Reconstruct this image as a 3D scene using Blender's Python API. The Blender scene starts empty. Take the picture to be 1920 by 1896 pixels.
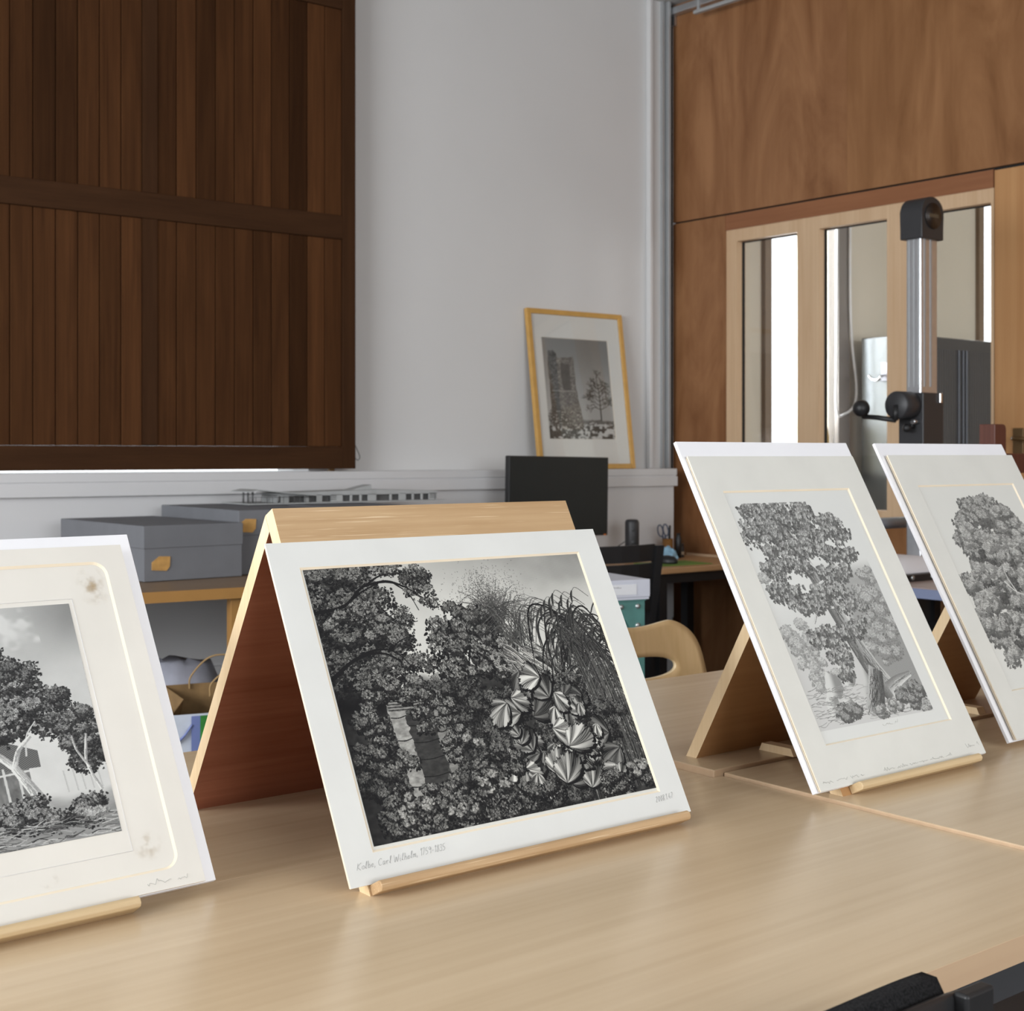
import bpy, bmesh, math, random
import numpy as np
from mathutils import Vector, Matrix

R = math.radians
SC = bpy.context.scene
COL = SC.collection

# ------------------------------------------------------------------ camera, world, lights, exposure
cd = bpy.data.cameras.new('camera')
cam = bpy.data.objects.new('camera', cd)
COL.objects.link(cam)
cam.location = (0, 0, 1.23)
cam.rotation_euler = (R(90), 0, R(51.731 - 90))
cd.sensor_width = 36
cd.lens = 2571.26 * 36 / 1920
cd.shift_y = (852.8 - 948) / 1920
cd.clip_start = .05
cd.dof.use_dof = True
cd.dof.focus_distance = 1.80
cd.dof.aperture_fstop = 13
SC.camera = cam

wd = bpy.data.worlds.new('overcast_sky')
SC.world = wd
wd.use_nodes = True
wd.node_tree.nodes['Background'].inputs[0].default_value = (.93, .97, 1, 1)
wd.node_tree.nodes['Background'].inputs[1].default_value = 3.2


def area(name, loc, direction, sx, sy, power, col=(1, 1, 1), spread=180):
    l = bpy.data.lights.new(name, 'AREA')
    l.shape = 'RECTANGLE'
    l.size = sx
    l.size_y = sy
    l.energy = power
    l.color = col
    l.spread = R(spread)
    o = bpy.data.objects.new(name, l)
    COL.objects.link(o)
    o.location = loc
    o.rotation_euler = Vector(direction).to_track_quat('-Z', 'Y').to_euler()
    return o


# daylight through the row of windows in the left wall, and through the windows behind the camera
area('daylight_left_window', (-3.2, 1.9, 2.0), (1, .0, -.06), 3.6, 2.0, 390, (.95, .975, 1))
area('daylight_rear_window', (1.2, -3.15, 2.0), (0, 1, -.06), 3.6, 2.0, 170, (.97, .985, 1))
# daylight through the two windows of the neighbouring room
area('daylight_neighbour_window', (6.33, 5.62, 2.0), (0, -1, -.1), .56, 2.0, 100, (.95, .975, 1))
area('daylight_neighbour_window_far', (8.6, 5.62, 2.0), (0, -1, -.1), .9, 2.0, 110, (.95, .975, 1))

area('added_neighbour_fill', (7.8, -3.1, 2.0), (0, 1, 0), 3.0, 1.8, 330, (.97, .985, 1))  # added fill with no window behind it, brightens the beige wall and cabinet

SC.view_settings.view_transform = 'Standard'
SC.view_settings.look = 'None'
SC.view_settings.gamma = 1
SC.view_settings.use_curve_mapping = False
SC.view_settings.exposure = -0.50
SC.cycles.use_denoising = True
SC.cycles.max_bounces = 8
SC.cycles.diffuse_bounces = 4
SC.cycles.transparent_max_bounces = 12
SC.cycles.sample_clamp_indirect = 6


# ------------------------------------------------------------------ materials
def nt(name):
    m = bpy.data.materials.new(name)
    m.use_nodes = True
    t = m.node_tree
    return m, t, t.nodes['Principled BSDF']


def N(t, kind, **kw):
    n = t.nodes.new(kind)
    for k, v in kw.items():
        setattr(n, k, v)
    return n


def setp(p, col, rough, metal=0, spec=.5):
    p.inputs['Base Color'].default_value = (*col, 1)
    p.inputs['Roughness'].default_value = rough
    p.inputs['Metallic'].default_value = metal
    p.inputs['Specular IOR Level'].default_value = spec


def plain(name, col, rough=.6, metal=0, spec=.5, var=.06, scale=9, bump=0):
    m, t, p = nt(name)
    setp(p, col, rough, metal, spec)
    tc = N(t, 'ShaderNodeTexCoord')
    no = N(t, 'ShaderNodeTexNoise')
    no.inputs['Scale'].default_value = scale
    no.inputs['Detail'].default_value = 4
    t.links.new(tc.outputs['Object'], no.inputs['Vector'])
    rp = N(t, 'ShaderNodeValToRGB')
    rp.color_ramp.elements[0].position = .3
    rp.color_ramp.elements[1].position = .7
    rp.color_ramp.elements[0].color = (*[c * (1 - var) for c in col], 1)
    rp.color_ramp.elements[1].color = (*[min(1, c * (1 + var)) for c in col], 1)
    t.links.new(no.outputs['Fac'], rp.inputs['Fac'])
    t.links.new(rp.outputs['Color'], p.inputs['Base Color'])
    if bump:
        b = N(t, 'ShaderNodeBump')
        b.inputs['Strength'].default_value = bump
        b.inputs['Distance'].default_value = .002
        n2 = N(t, 'ShaderNodeTexNoise')
        n2.inputs['Scale'].default_value = scale * 40
        t.links.new(tc.outputs['Object'], n2.inputs['Vector'])
        t.links.new(n2.outputs['Fac'], b.inputs['Height'])
        t.links.new(b.outputs['Normal'], p.inputs['Normal'])
    return m


def wood(name, c1, c2, axis='X', scale=6, stretch=12, rough=.45, spec=.4, figure=.0, fine=.35, attr=None, rot=0.0, pores=None):
    """grain along one axis: two stretched noises, an optional cathedral figure, optional per-plank tone attribute"""
    m, t, p = nt(name)
    setp(p, c1, rough, 0, spec)
    tc = N(t, 'ShaderNodeTexCoord')
    mp = N(t, 'ShaderNodeMapping')
    sc = [scale, scale, scale]
    sc['XYZ'.index(axis)] = scale / stretch
    mp.inputs['Scale'].default_value = sc
    mp.inputs['Rotation'].default_value = (0, 0, rot)
    t.links.new(tc.outputs['Object'], mp.inputs['Vector'])
    vec = mp.outputs['Vector']
    if attr:
        at = N(t, 'ShaderNodeAttribute', attribute_name=attr)
        ad = N(t, 'ShaderNodeVectorMath', operation='MULTIPLY_ADD')
        ad.inputs[1].default_value = (31, 17, 23)
        t.links.new(at.outputs['Vector'], ad.inputs[0])
        t.links.new(vec, ad.inputs[2])
        vec = ad.outputs['Vector']
    n1 = N(t, 'ShaderNodeTexNoise')
    n1.inputs['Scale'].default_value = 1
    n1.inputs['Detail'].default_value = 6
    n1.inputs['Roughness'].default_value = .6
    n1.inputs['Distortion'].default_value = figure
    t.links.new(vec, n1.inputs['Vector'])
    m2 = N(t, 'ShaderNodeMapping')
    s2 = [9, 9, 9]
    s2['XYZ'.index(axis)] = 1.2
    m2.inputs['Scale'].default_value = s2
    t.links.new(vec, m2.inputs['Vector'])
    n2 = N(t, 'ShaderNodeTexNoise')
    n2.inputs['Scale'].default_value = 1
    n2.inputs['Detail'].default_value = 3
    t.links.new(m2.outputs['Vector'], n2.inputs['Vector'])
    mx = N(t, 'ShaderNodeMath', operation='MULTIPLY_ADD')
    mx.inputs[1].default_value = fine
    t.links.new(n2.outputs['Fac'], mx.inputs[0])
    ms = N(t, 'ShaderNodeMath', operation='MULTIPLY')
    ms.inputs[1].default_value = 1 - fine
    t.links.new(n1.outputs['Fac'], ms.inputs[0])
    t.links.new(ms.outputs[0], mx.inputs[2])
    rp = N(t, 'ShaderNodeValToRGB')
    rp.color_ramp.elements[0].position = .34
    rp.color_ramp.elements[1].position = .66
    rp.color_ramp.elements[0].color = (*c1, 1)
    rp.color_ramp.elements[1].color = (*c2, 1)
    t.links.new(mx.outputs[0], rp.inputs['Fac'])
    out = rp.outputs['Color']
    if pores:
        m3 = N(t, 'ShaderNodeMapping')
        s3 = [34, 34, 34]
        s3['XYZ'.index(axis)] = 5
        m3.inputs['Scale'].default_value = s3
        t.links.new(vec, m3.inputs['Vector'])
        n3 = N(t, 'ShaderNodeTexNoise')
        n3.inputs['Scale'].default_value = 1
        n3.inputs['Detail'].default_value = 2
        t.links.new(m3.outputs['Vector'], n3.inputs['Vector'])
        r3 = N(t, 'ShaderNodeValToRGB')
        r3.color_ramp.elements[0].position = .6
        r3.color_ramp.elements[1].position = .72
        r3.color_ramp.elements[0].color = (0, 0, 0, 1)
        r3.color_ramp.elements[1].color = (.75, .75, .75, 1)
        t.links.new(n3.outputs['Fac'], r3.inputs['Fac'])
        m4 = N(t, 'ShaderNodeMix', data_type='RGBA')
        t.links.new(r3.outputs['Color'], m4.inputs[0])
        t.links.new(out, m4.inputs[6])
        m4.inputs[7].default_value = (*pores, 1)
        out = m4.outputs[2]
    if attr:
        mm = N(t, 'ShaderNodeMix', data_type='RGBA', blend_type='MULTIPLY')
        mm.inputs[0].default_value = 1
        t.links.new(out, mm.inputs[6])
        t.links.new(at.outputs['Color'], mm.inputs[7])
        out = mm.outputs[2]
    t.links.new(out, p.inputs['Base Color'])
    b = N(t, 'ShaderNodeBump')
    b.inputs['Strength'].default_value = .08
    b.inputs['Distance'].default_value = .001
    t.links.new(n2.outputs['Fac'], b.inputs['Height'])
    t.links.new(b.outputs['Normal'], p.inputs['Normal'])
    return m


def glass_pane(name, tint=(1, 1, 1)):
    m = bpy.data.materials.new(name)
    m.use_nodes = True
    t = m.node_tree
    t.nodes.clear()
    o = N(t, 'ShaderNodeOutputMaterial')
    tr = N(t, 'ShaderNodeBsdfTransparent')
    tr.inputs[0].default_value = (*tint, 1)
    gl = N(t, 'ShaderNodeBsdfGlossy')
    gl.inputs['Roughness'].default_value = .02
    lw = N(t, 'ShaderNodeLayerWeight')
    lw.inputs[0].default_value = .5
    pw = N(t, 'ShaderNodeMath', operation='POWER')
    pw.inputs[1].default_value = 5
    t.links.new(lw.outputs['Facing'], pw.inputs[0])
    fr = N(t, 'ShaderNodeMath', operation='MULTIPLY_ADD')
    fr.inputs[1].default_value = .96
    fr.inputs[2].default_value = .04
    t.links.new(pw.outputs[0], fr.inputs[0])
    mx = N(t, 'ShaderNodeMixShader')
    t.links.new(fr.outputs[0], mx.inputs[0])
    t.links.new(tr.outputs[0], mx.inputs[1])
    t.links.new(gl.outputs[0], mx.inputs[2])
    t.links.new(mx.outputs[0], o.inputs[0])
    return m


def picture(name, arr, rough=.75):
    """a printed sheet: arr is an h x w x 3 array of linear colour, row 0 on top"""
    h, w = arr.shape[:2]
    im = bpy.data.images.new(name, w, h, float_buffer=False)
    im.colorspace_settings.name = 'sRGB'
    px = np.ones((h, w, 4), np.float32)
    px[..., :3] = np.clip(arr, 0, 1)[::-1]
    im.pixels.foreach_set(px.ravel())
    im.update()
    im.pack()
    m, t, p = nt(name)
    setp(p, (1, 1, 1), rough, 0, .08)
    ti = N(t, 'ShaderNodeTexImage')
    ti.image = im
    ti.interpolation = 'Cubic'
    uv = N(t, 'ShaderNodeUVMap')
    t.links.new(uv.outputs[0], ti.inputs[0])
    t.links.new(ti.outputs[0], p.inputs['Base Color'])
    return m


M = {}
M['laminate'] = wood('beech_laminate', (.53, .395, .25), (.62, .475, .315), 'X', 7, 9, .27, .5, fine=.4)
M['lam_edge'] = wood('laminate_edge', (.46, .315, .20), (.53, .375, .24), 'X', 9, 12, .45, .4)
M['oak'] = wood('oak_veneer', (.42, .265, .135), (.54, .37, .21), 'X', 14, 7, .5, .35, figure=.9, fine=.45, pores=(.72, .55, .36))
M['mahog'] = wood('mahogany_veneer', (.27, .085, .042), (.40, .155, .09), 'X', 14, 9, .42, .4, figure=.5)
M['beech'] = wood('beech_veneer', (.36, .185, .075), (.45, .25, .11), 'X', 12, 9, .42, .4, figure=.4)
M['ply_edge'] = wood('pale_birch_edge', (.72, .53, .31), (.82, .64, .41), 'Z', 25, 9, .5, .3)
M['oak_edge'] = wood('pale_oak_bar', (.50, .36, .20), (.62, .47, .28), 'X', 20, 10, .5, .35)
M['shutter'] = wood('dark_stained_cedar', (.044, .0178, .0070), (.080, .033, .0125), 'Z', 22, 14, .7, .06, attr='tone', figure=.6)
M['shutter_frame'] = wood('dark_stained_frame', (.038, .0170, .0078), (.058, .026, .0118), 'X', 22, 12, .7, .06)
M['shutter_stile'] = wood('dark_stained_stile', (.038, .0170, .0078), (.058, .026, .0118), 'Z', 22, 12, .7, .06)
M['veneer'] = wood('cherry_plywood', (.20, .083, .032), (.34, .165, .074), 'Z', 3.6, 3.6, .42, .3, figure=1.5, fine=.16)
M['veneer2'] = wood('cherry_plywood_second_sheet', (.205, .088, .032), (.335, .163, .070), 'Z', 3.2, 3.4, .42, .3, figure=1.6, fine=.16, rot=.4)
M['header'] = wood('reddish_header_board', (.22, .085, .036), (.30, .125, .055), 'Y', 6, 8, .45, .35)
M['pale'] = wood('pale_ash_frame', (.56, .37, .22), (.66, .47, .30), 'Z', 12, 10, .5, .35)
M['panel_warm'] = wood('warm_door_veneer', (.40, .19, .07), (.53, .29, .125), 'Z', 4, 6, .4, .4, figure=.8)
M['white_wall'] = plain('white_plaster', (.66, .66, .66), .8, var=.015, scale=2)
M['sill'] = plain('white_sill_paint', (.62, .62, .63), .6, var=.015, scale=3)
M['beige_wall'] = plain('beige_plaster', (.60, .56, .46), .8, var=.02, scale=2)
M['ceiling'] = plain('ceiling_paint', (.50, .50, .49), .85, var=.02)
M['floor'] = plain('dark_floor', (.055, .05, .048), .6, var=.15, scale=6)
M['alu'] = plain('brushed_aluminium', (.62, .64, .67), .35, .9, var=.04, scale=30)
M['alu_paint'] = plain('grey_painted_rail', (.43, .445, .455), .4, .3, var=.03)
M['black_gap'] = plain('gap_black', (.008, .008, .008), .8)
M['mount'] = plain('ivory_mount_board', (.64, .635, .595), .85, var=.025, scale=14, spec=.2)
M['mount_grey'] = plain('grey_white_mount_board', (.66, .665, .645), .85, var=.03, scale=10, spec=.2)
M['mount_old'] = plain('aged_mount_board', (.69, .665, .615), .85, var=.04, scale=7, spec=.2)
M['core'] = plain('cream_board_core', (.80, .70, .55), .8, var=.03)
M['foam'] = plain('white_foam_board', (.80, .80, .83), .6, var=.015, spec=.3)
M['pencil'] = plain('pencil_grey', (.34, .34, .34), .8)
M['pencil_faint'] = plain('faint_pencil_grey', (.47, .47, .45), .8)
M['yellow_wood'] = plain('yellow_frame_wood', (.56, .32, .085), .45, var=.08, scale=20)
M['black_plastic'] = plain('black_plastic', (.012, .012, .013), .45, var=.1)
M['screen'] = plain('dark_screen', (.018, .021, .021), .5, var=.05, spec=.35)
M['charcoal'] = plain('charcoal_paint', (.030, .030, .033), .45, var=.05)
M['grey_box'] = plain('grey_archival_card', (.17, .175, .19), .8, var=.04, scale=12, spec=.25)
M['tan_hole'] = plain('tan_card', (.50, .28, .085), .8, var=.15, scale=40)
M['bench_edge'] = plain('orange_bench_edge', (.36, .18, .045), .5, var=.05)
M['bench_top'] = plain('bench_top', (.22, .15, .095), .5, var=.06)
M['desk'] = wood('desk_oak_laminate', (.42, .235, .11), (.52, .31, .155), 'X', 8, 8, .4, .4)
M['desk_steel'] = plain('black_desk_steel', (.010, .010, .011), .5, var=.05)
M['model_card'] = plain('pale_model_card', (.40, .41, .41), .85, var=.06, scale=20)
M['model_dark'] = plain('dark_model_window', (.10, .10, .10), .7, var=.1)
M['kraft'] = plain('brown_kraft_paper', (.21, .125, .050), .8, var=.18, scale=18, bump=.3)
M['twine'] = plain('tan_twine', (.36, .23, .10), .8)
M['bag_white'] = plain('white_bag_plastic', (.56, .60, .68), .45, var=.08, scale=18)
M['bag_green'] = plain('green_bag_plastic', (.035, .21, .035), .45, var=.35, scale=14)
M['bag_blue'] = plain('blue_bag_stripe', (.16, .20, .42), .45, var=.1)
M['lilac_bag'] = plain('pale_lilac_plastic', (.38, .39, .46), .4, var=.15, scale=16)
M['teal'] = plain('teal_painted_steel', (.085, .225, .205), .5, var=.1, scale=25)
M['bolt'] = plain('steel_bolt', (.45, .48, .48), .35, .8)
M['white_card'] = plain('lilac_white_card', (.62, .64, .72), .7, var=.02)
M['white_label'] = plain('white_paper_label', (.78, .79, .82), .8, var=.01)
M['chair_ply'] = wood('chair_birch_ply', (.56, .37, .175), (.68, .47, .25), 'Z', 9, 6, .42, .4, figure=.6)
M['chair_edge'] = plain('birch_ply_edge', (.74, .58, .36), .5)
M['chrome'] = plain('chrome', (.62, .63, .65), .2, 1, var=.02)
M['fabric'] = plain('black_seat_fabric', (.022, .022, .024), .95, var=.8, scale=500, bump=.8, spec=.2)
M['shell'] = plain('black_chair_shell', (.013, .013, .014), .42, var=.1)
M['dark_steel'] = plain('dark_grey_steel', (.055, .057, .062), .45, .3, var=.05)
M['silver_leg'] = plain('silver_table_leg', (.34, .35, .37), .4, .6)
M['blue_edge'] = plain('blue_grey_edge', (.20, .235, .36), .5, var=.04)
M['pink_top'] = plain('pinkish_grey_top', (.37, .28, .25), .5, var=.05)
M['blue_tube'] = plain('blue_grey_tube', (.26, .32, .40), .4, .2, var=.04)
M['cushion'] = plain('white_cushion_cloth', (.80, .79, .82), .9, var=.02, bump=.2)
M['brown_wood'] = wood('dark_reddish_wood', (.075, .024, .015), (.13, .045, .030), 'Z', 16, 9, .4, .4)
M['gold_plate'] = plain('dull_gold_plate', (.10, .075, .045), .7, 0)
M['bronze'] = plain('dark_bronze', (.13, .075, .030), .4, .5)
M['badge'] = plain('dark_badge', (.022, .014, .010), .4)
M['cab_side'] = plain('grey_steel_cabinet_side', (.16, .175, .185), .3, .75, var=.02, scale=2)
M['cab'] = plain('charcoal_cabinet', (.050, .050, .052), .45, var=.04)
M['cab_rib'] = plain('blue_grey_cabinet_rib', (.085, .10, .125), .4, .2)
M['window_frame'] = plain('brown_grey_window_frame', (.20, .145, .095), .5)
M['window_frame_grey'] = plain('warm_grey_window_frame', (.19, .17, .15), .5)
M['yellow_vase'] = plain('yellow_glaze', (.55, .38, .12), .35, var=.08)
M['twig'] = plain('dry_twig', (.12, .085, .06), .8)
M['white_cord'] = plain('white_cord', (.72, .74, .74), .6)
M['grey_cord'] = plain('grey_cord', (.20, .21, .21), .6)
M['glass'] = glass_pane('clear_glass')
M['pic_glass'] = glass_pane('picture_glass')
M['green_mat'] = plain('green_mat', (.13, .24, .035), .7, var=.15)
M['blue_cloth'] = plain('light_blue_cloth', (.26, .44, .58), .85, var=.12, scale=30)
M['slate'] = plain('slate_blue_plastic', (.055, .075, .125), .4)
M['pot'] = plain('amber_pot', (.22, .095, .020), .45, var=.1)
M['led'] = plain('orange_led_lens', (.55, .16, .03), .4)
M['passe'] = plain('white_passepartout', (.66, .665, .64), .85, var=.01)
M['jar_label'] = plain('jar_label', (.40, .33, .24), .7)


# ------------------------------------------------------------------ mesh helpers
class B:
    """collects shapes in a bmesh; xf is applied to every shape added"""
    def __init__(s, xf=None):
        s.bm = bmesh.new()
        s.xf = xf or Matrix()
        s.tone = s.bm.loops.layers.float_color.new('tone')
        s.uv = s.bm.loops.layers.uv.new('UVMap')

    def poly(s, pts, faces, mi=0, tone=1.0, mis=None, smooth=False, xf=None):
        mt = s.xf @ xf if xf is not None else s.xf
        vs = [s.bm.verts.new(mt @ Vector(p)) for p in pts]
        out = []
        for k, f in enumerate(faces):
            try:
                fc = s.bm.faces.new([vs[i] for i in f])
            except ValueError:
                continue
            fc.material_index = mis[k] if mis else mi
            fc.smooth = smooth
            for lp in fc.loops:
                lp[s.tone] = (tone, tone, tone, 1)
            out.append(fc)
        return vs, out

    def box(s, lo, hi, mi=0, bev=0, tone=1.0, mis=None, xf=None, seg=2):
        x0, y0, z0 = lo
        x1, y1, z1 = hi
        pts = [(x0, y0, z0), (x1, y0, z0), (x1, y1, z0), (x0, y1, z0), (x0, y0, z1), (x1, y0, z1), (x1, y1, z1), (x0, y1, z1)]
        # bottom, top, -y, +x, +y, -x
        faces = [(3, 2, 1, 0), (4, 5, 6, 7), (0, 1, 5, 4), (1, 2, 6, 5), (2, 3, 7, 6), (3, 0, 4, 7)]
        vs, fs = s.poly(pts, faces, mi, tone, mis, xf=xf)
        if bev:
            ed = list({e for f in fs for e in f.edges})
            bmesh.ops.bevel(s.bm, geom=ed, offset=bev, segments=seg, affect='EDGES', profile=.5)
        return fs

    def prism(s, prof, a, b, axis='x', mi=0, mis=None, bev=0, smooth=False, xf=None, cap=None, tone=1.0):
        """profile in the two other axes, swept from a to b along axis"""
        def P(p, t):
            return {'x': (t, p[0], p[1]), 'y': (p[0], t, p[1]), 'z': (p[0], p[1], t)}[axis]
        n = len(prof)
        pts = [P(p, a) for p in prof] + [P(p, b) for p in prof]
        faces = [tuple(range(n - 1, -1, -1)), tuple(range(n, 2 * n))]
        faces += [(i, (i + 1) % n, n + (i + 1) % n, n + i) for i in range(n)]
        if mis is None:
            mis = [mi if cap is None else cap] * 2 + [mi] * n
        vs, fs = s.poly(pts, faces, mi, tone, mis, xf=xf)
        if smooth:
            for f in fs[2:]:
                f.smooth = True
        if bev:
            ed = list({e for f in fs for e in f.edges})
            bmesh.ops.bevel(s.bm, geom=ed, offset=bev, segments=2, affect='EDGES', profile=.5)
        return fs

    def lathe(s, prof, seg=24, mi=0, xf=None, smooth=True, close=True):
        """profile of (radius, z) pairs turned about z"""
        pts, faces = [], []
        for r, z in prof:
            for k in range(seg):
                a = 2 * math.pi * k / seg
                pts.append((r * math.cos(a), r * math.sin(a), z))
        for i in range(len(prof) - 1):
            for k in range(seg):
                k2 = (k + 1) % seg
                faces.append((i * seg + k, i * seg + k2, (i + 1) * seg + k2, (i + 1) * seg + k))
        ns = len(faces)
        if close:
            faces.append(tuple(range(seg - 1, -1, -1)))
            faces.append(tuple((len(prof) - 1) * seg + k for k in range(seg)))
        vs, fs = s.poly(pts, faces, mi, xf=xf)
        if smooth:
            for f in fs[:ns]:
                f.smooth = True
        return fs

    def tube(s, path, r, seg=10, mi=0, xf=None, radii=None):
        path = [Vector(p) for p in path]
        pts, faces = [], []
        up = None
        n = len(path)
        for i, p in enumerate(path):
            t = (path[min(i + 1, n - 1)] - path[max(i - 1, 0)]).normalized()
            if up is None:
                up = t.orthogonal().normalized()
            else:
                up = (up - t * up.dot(t))
                up = up.normalized() if up.length > 1e-6 else t.orthogonal().normalized()
            sd = t.cross(up)
            rr = radii[i] if radii else r
            for k in range(seg):
                a = 2 * math.pi * k / seg
                pts.append(tuple(p + (up * math.cos(a) + sd * math.sin(a)) * rr))
        for i in range(n - 1):
            for k in range(seg):
                k2 = (k + 1) % seg
                faces.append((i * seg + k, (i + 1) * seg + k, (i + 1) * seg + k2, i * seg + k2))
        faces.append(tuple(range(seg)))
        faces.append(tuple((n - 1) * seg + k for k in range(seg - 1, -1, -1)))
        vs, fs = s.poly(pts, faces, mi, xf=xf)
        for f in fs[:-2]:
            f.smooth = True
        return fs

    def sphere(s, c, r, mi=0, seg=20, sz=1.0, xf=None):
        prof = []
        for i in range(1, 12):
            a = -math.pi / 2 + math.pi * i / 12
            prof.append((r * math.cos(a), r * sz * math.sin(a)))
        mt = Matrix.Translation(c)
        return s.lathe(prof, seg, mi, xf=(xf @ mt if xf is not None else mt))


def catmull(pts, n=8):
    pts = [Vector(p) for p in pts]
    q = [pts[0] * 2 - pts[1]] + pts + [pts[-1] * 2 - pts[-2]]
    out = []
    for i in range(1, len(q) - 2):
        for k in range(n):
            t = k / n
            a, b, c, d = q[i - 1:i + 3]
            out.append(.5 * ((2 * b) + (c - a) * t + (2 * a - 5 * b + 4 * c - d) * t * t + (3 * b - a - 3 * c + d) * t ** 3))
    return out + [pts[-1]]


def obj(name, b, mats, parent=None, origin=None, kind=None):
    """one mesh object; its vertices come in world coordinates and are moved to the parent's origin"""
    if not isinstance(mats, (list, tuple)):
        mats = [mats]
    org = Vector(origin) if origin is not None else (world_loc(parent) if parent else Vector((0, 0, 0)))
    bmesh.ops.recalc_face_normals(b.bm, faces=b.bm.faces[:])
    bmesh.ops.translate(b.bm, verts=b.bm.verts[:], vec=-org)
    me = bpy.data.meshes.new(name)
    b.bm.to_mesh(me)
    b.bm.free()
    for k in mats:
        me.materials.append(M[k] if isinstance(k, str) else k)
    o = bpy.data.objects.new(name, me)
    COL.objects.link(o)
    if parent:
        o.parent = parent
        o.location = org - world_loc(parent)
    else:
        o.location = org
    if kind:
        o['kind'] = kind
    return o


def world_loc(o):
    v = Vector((0, 0, 0))
    while o is not None:
        v = v + o.location
        o = o.parent
    return v


def tag(o, label, cat, group=None):
    o['label'] = label
    o['category'] = cat
    if group:
        o['group'] = group
    return o


def thing(name, loc, label, cat, group=None):
    o = bpy.data.objects.new(name, None)
    o.empty_display_size = .05
    COL.objects.link(o)
    o.location = loc
    return tag(o, label, cat, group)


def struct(name, b, mats, parent=None):
    return obj(name, b, mats, parent, kind='structure')


def yawm(x, y, z, deg):
    return Matrix.Translation((x, y, z)) @ Matrix.Rotation(R(deg), 4, 'Z')


# ------------------------------------------------------------------ the room
CX, CY = 5.294, 5.300                       # the corner of the back wall and the timber partition
BWX = yawm(CX, CY, 0, -1.63)                # back wall: x along it (negative = left), y into the wall, z up
RWX = yawm(CX, CY, 0, 2.225)                # partition: -y along it towards the camera, x beyond it, z up
CEIL = 3.665

b = B()
b.box((-3.4, -3.4, -.1), (10.2, 6.2, 0))
struct('floor', b, 'floor')
b = B()
b.box((-3.4, -3.4, CEIL), (10.2, 6.2, CEIL + .1))
struct('ceiling', b, 'ceiling')

WIN = (-4.75, -2.22, 1.157, 3.28)           # the window behind the shutter
b = B(BWX)
b.box((-8.6, 0, 0), (.02, .3, WIN[2]))
b.box((-8.6, 0, WIN[3]), (.02, .3, CEIL))
b.box((-8.6, 0, WIN[2]), (WIN[0], .3, WIN[3]))
b.box((WIN[1], 0, WIN[2]), (.02, .3, WIN[3]))
struct('wall_back', b, 'white_wall')

b = B(BWX)                                   # the neighbouring room's share of the same outer wall
for x0, x1 in ((.10, .745), (1.324, 2.784), (3.75, 4.7)):
    b.box((x0, 0, 0), (x1, .3, CEIL))
for x0, x1 in ((.745, 1.324), (2.784, 3.75)):
    b.box((x0, 0, 0), (x1, .3, 1.12))
    b.box((x0, 0, 3.2), (x1, .3, CEIL))
struct('wall_neighbour', b, 'beige_wall')
b = B()
b.box((9.9, -3.2, 0), (10.1, 5.6, CEIL))
struct('wall_far', b, 'beige_wall')
b = B()
b.box((-3.4, -3.4, 0), (-3.25, 5.9, .95))
b.box((-3.4, -3.4, 3.05), (-3.25, 5.9, CEIL))
b.box((-3.4, -3.4, .95), (-3.25, .05, 3.05))
b.box((-3.4, 3.75, .95), (-3.25, 5.9, 3.05))
struct('wall_left', b, 'white_wall')
b = B()
b.box((-3.4, -3.4, 0), (10.0, -3.2, .95))
b.box((-3.4, -3.4, 3.05), (10.0, -3.2, CEIL))
b.box((-3.4, -3.4, .95), (-.65, -3.2, 3.05))
b.box((3.05, -3.4, .95), (10.0, -3.2, 3.05))
struct('wall_front', b, 'white_wall')

# window sill and boxed-out wall below it
b = B(BWX)
b.box((-8.4, -.16, 1.122), (-.122, -.001, 1.157), bev=.002)
b.box((-8.4, -.155, 1.115), (-.125, -.001, 1.122))
b.box((-8.4, -.163, 1.066), (-.120, -.001, 1.1175), bev=.002)
struct('trim_1', b, 'sill')
b = B(BWX)
b.box((-8.4, -.14, .372), (-.128, -.001, 1.066))
b.box((-8.4, -.132, .352), (-.13, -.001, .372))
b.box((-8.4, -.15, 0), (-.128, -.001, .352))
struct('trim_2', b, 'sill')
# the white post, aluminium profile and black gap at the end of the back wall
b = B(BWX)
b.box((-.20, -.035, 1.157), (-.178, -.001, CEIL), bev=.004)
b.box((-.178, -.012, 1.157), (-.105, -.001, CEIL))
struct('trim_3', b, 'white_wall')
b = B(BWX)
b.box((-.105, -.03, 1.157), (-.092, -.001, CEIL))
b.box((-.092, -.018, 1.157), (-.074, -.001, CEIL))
b.box((-.074, -.045, 1.157), (-.056, -.001, CEIL), bev=.003)
b.box((-.056, -.022, 1.157), (-.036, -.001, CEIL))
struct('trim_4', b, 'alu_paint')
b = B(BWX)
b.box((-.036, -.002, 0), (-.004, .06, CEIL))
struct('trim_5', b, 'black_gap')

# ------------------------------------------------------------------ timber partition on the right
G1, G2, G3 = (.441, .827), (.961, 1.348), (1.482, 1.880)
GZ = (.967, 2.337)
b = B(RWX)
b.box((0, -1.13, 2.488), (.08, .0, CEIL), mi=0)
b.box((0, -3.6, 2.488), (.08, -1.1305, CEIL), mi=1)
b.box((0, -8.4, 2.488), (.08, -3.6005, CEIL), mi=0)
b.box((0, -.369, 0), (.08, 0, 2.479), mi=0)
b.box((0, -1.895, 0), (.08, -.369, .90), mi=1)
b.box((0, -8.4, 0), (.08, -2.93, 2.479), mi=1)
b.box((.02, -8.4, 2.47), (.07, 0, 2.49), mi=2)
struct('wall_right', b, ['veneer', 'veneer2', 'black_gap'])
b = B(RWX)
b.box((.002, -1.895, 2.40), (.08, -.369, 2.479))
struct('trim_6', b, 'header')

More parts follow.
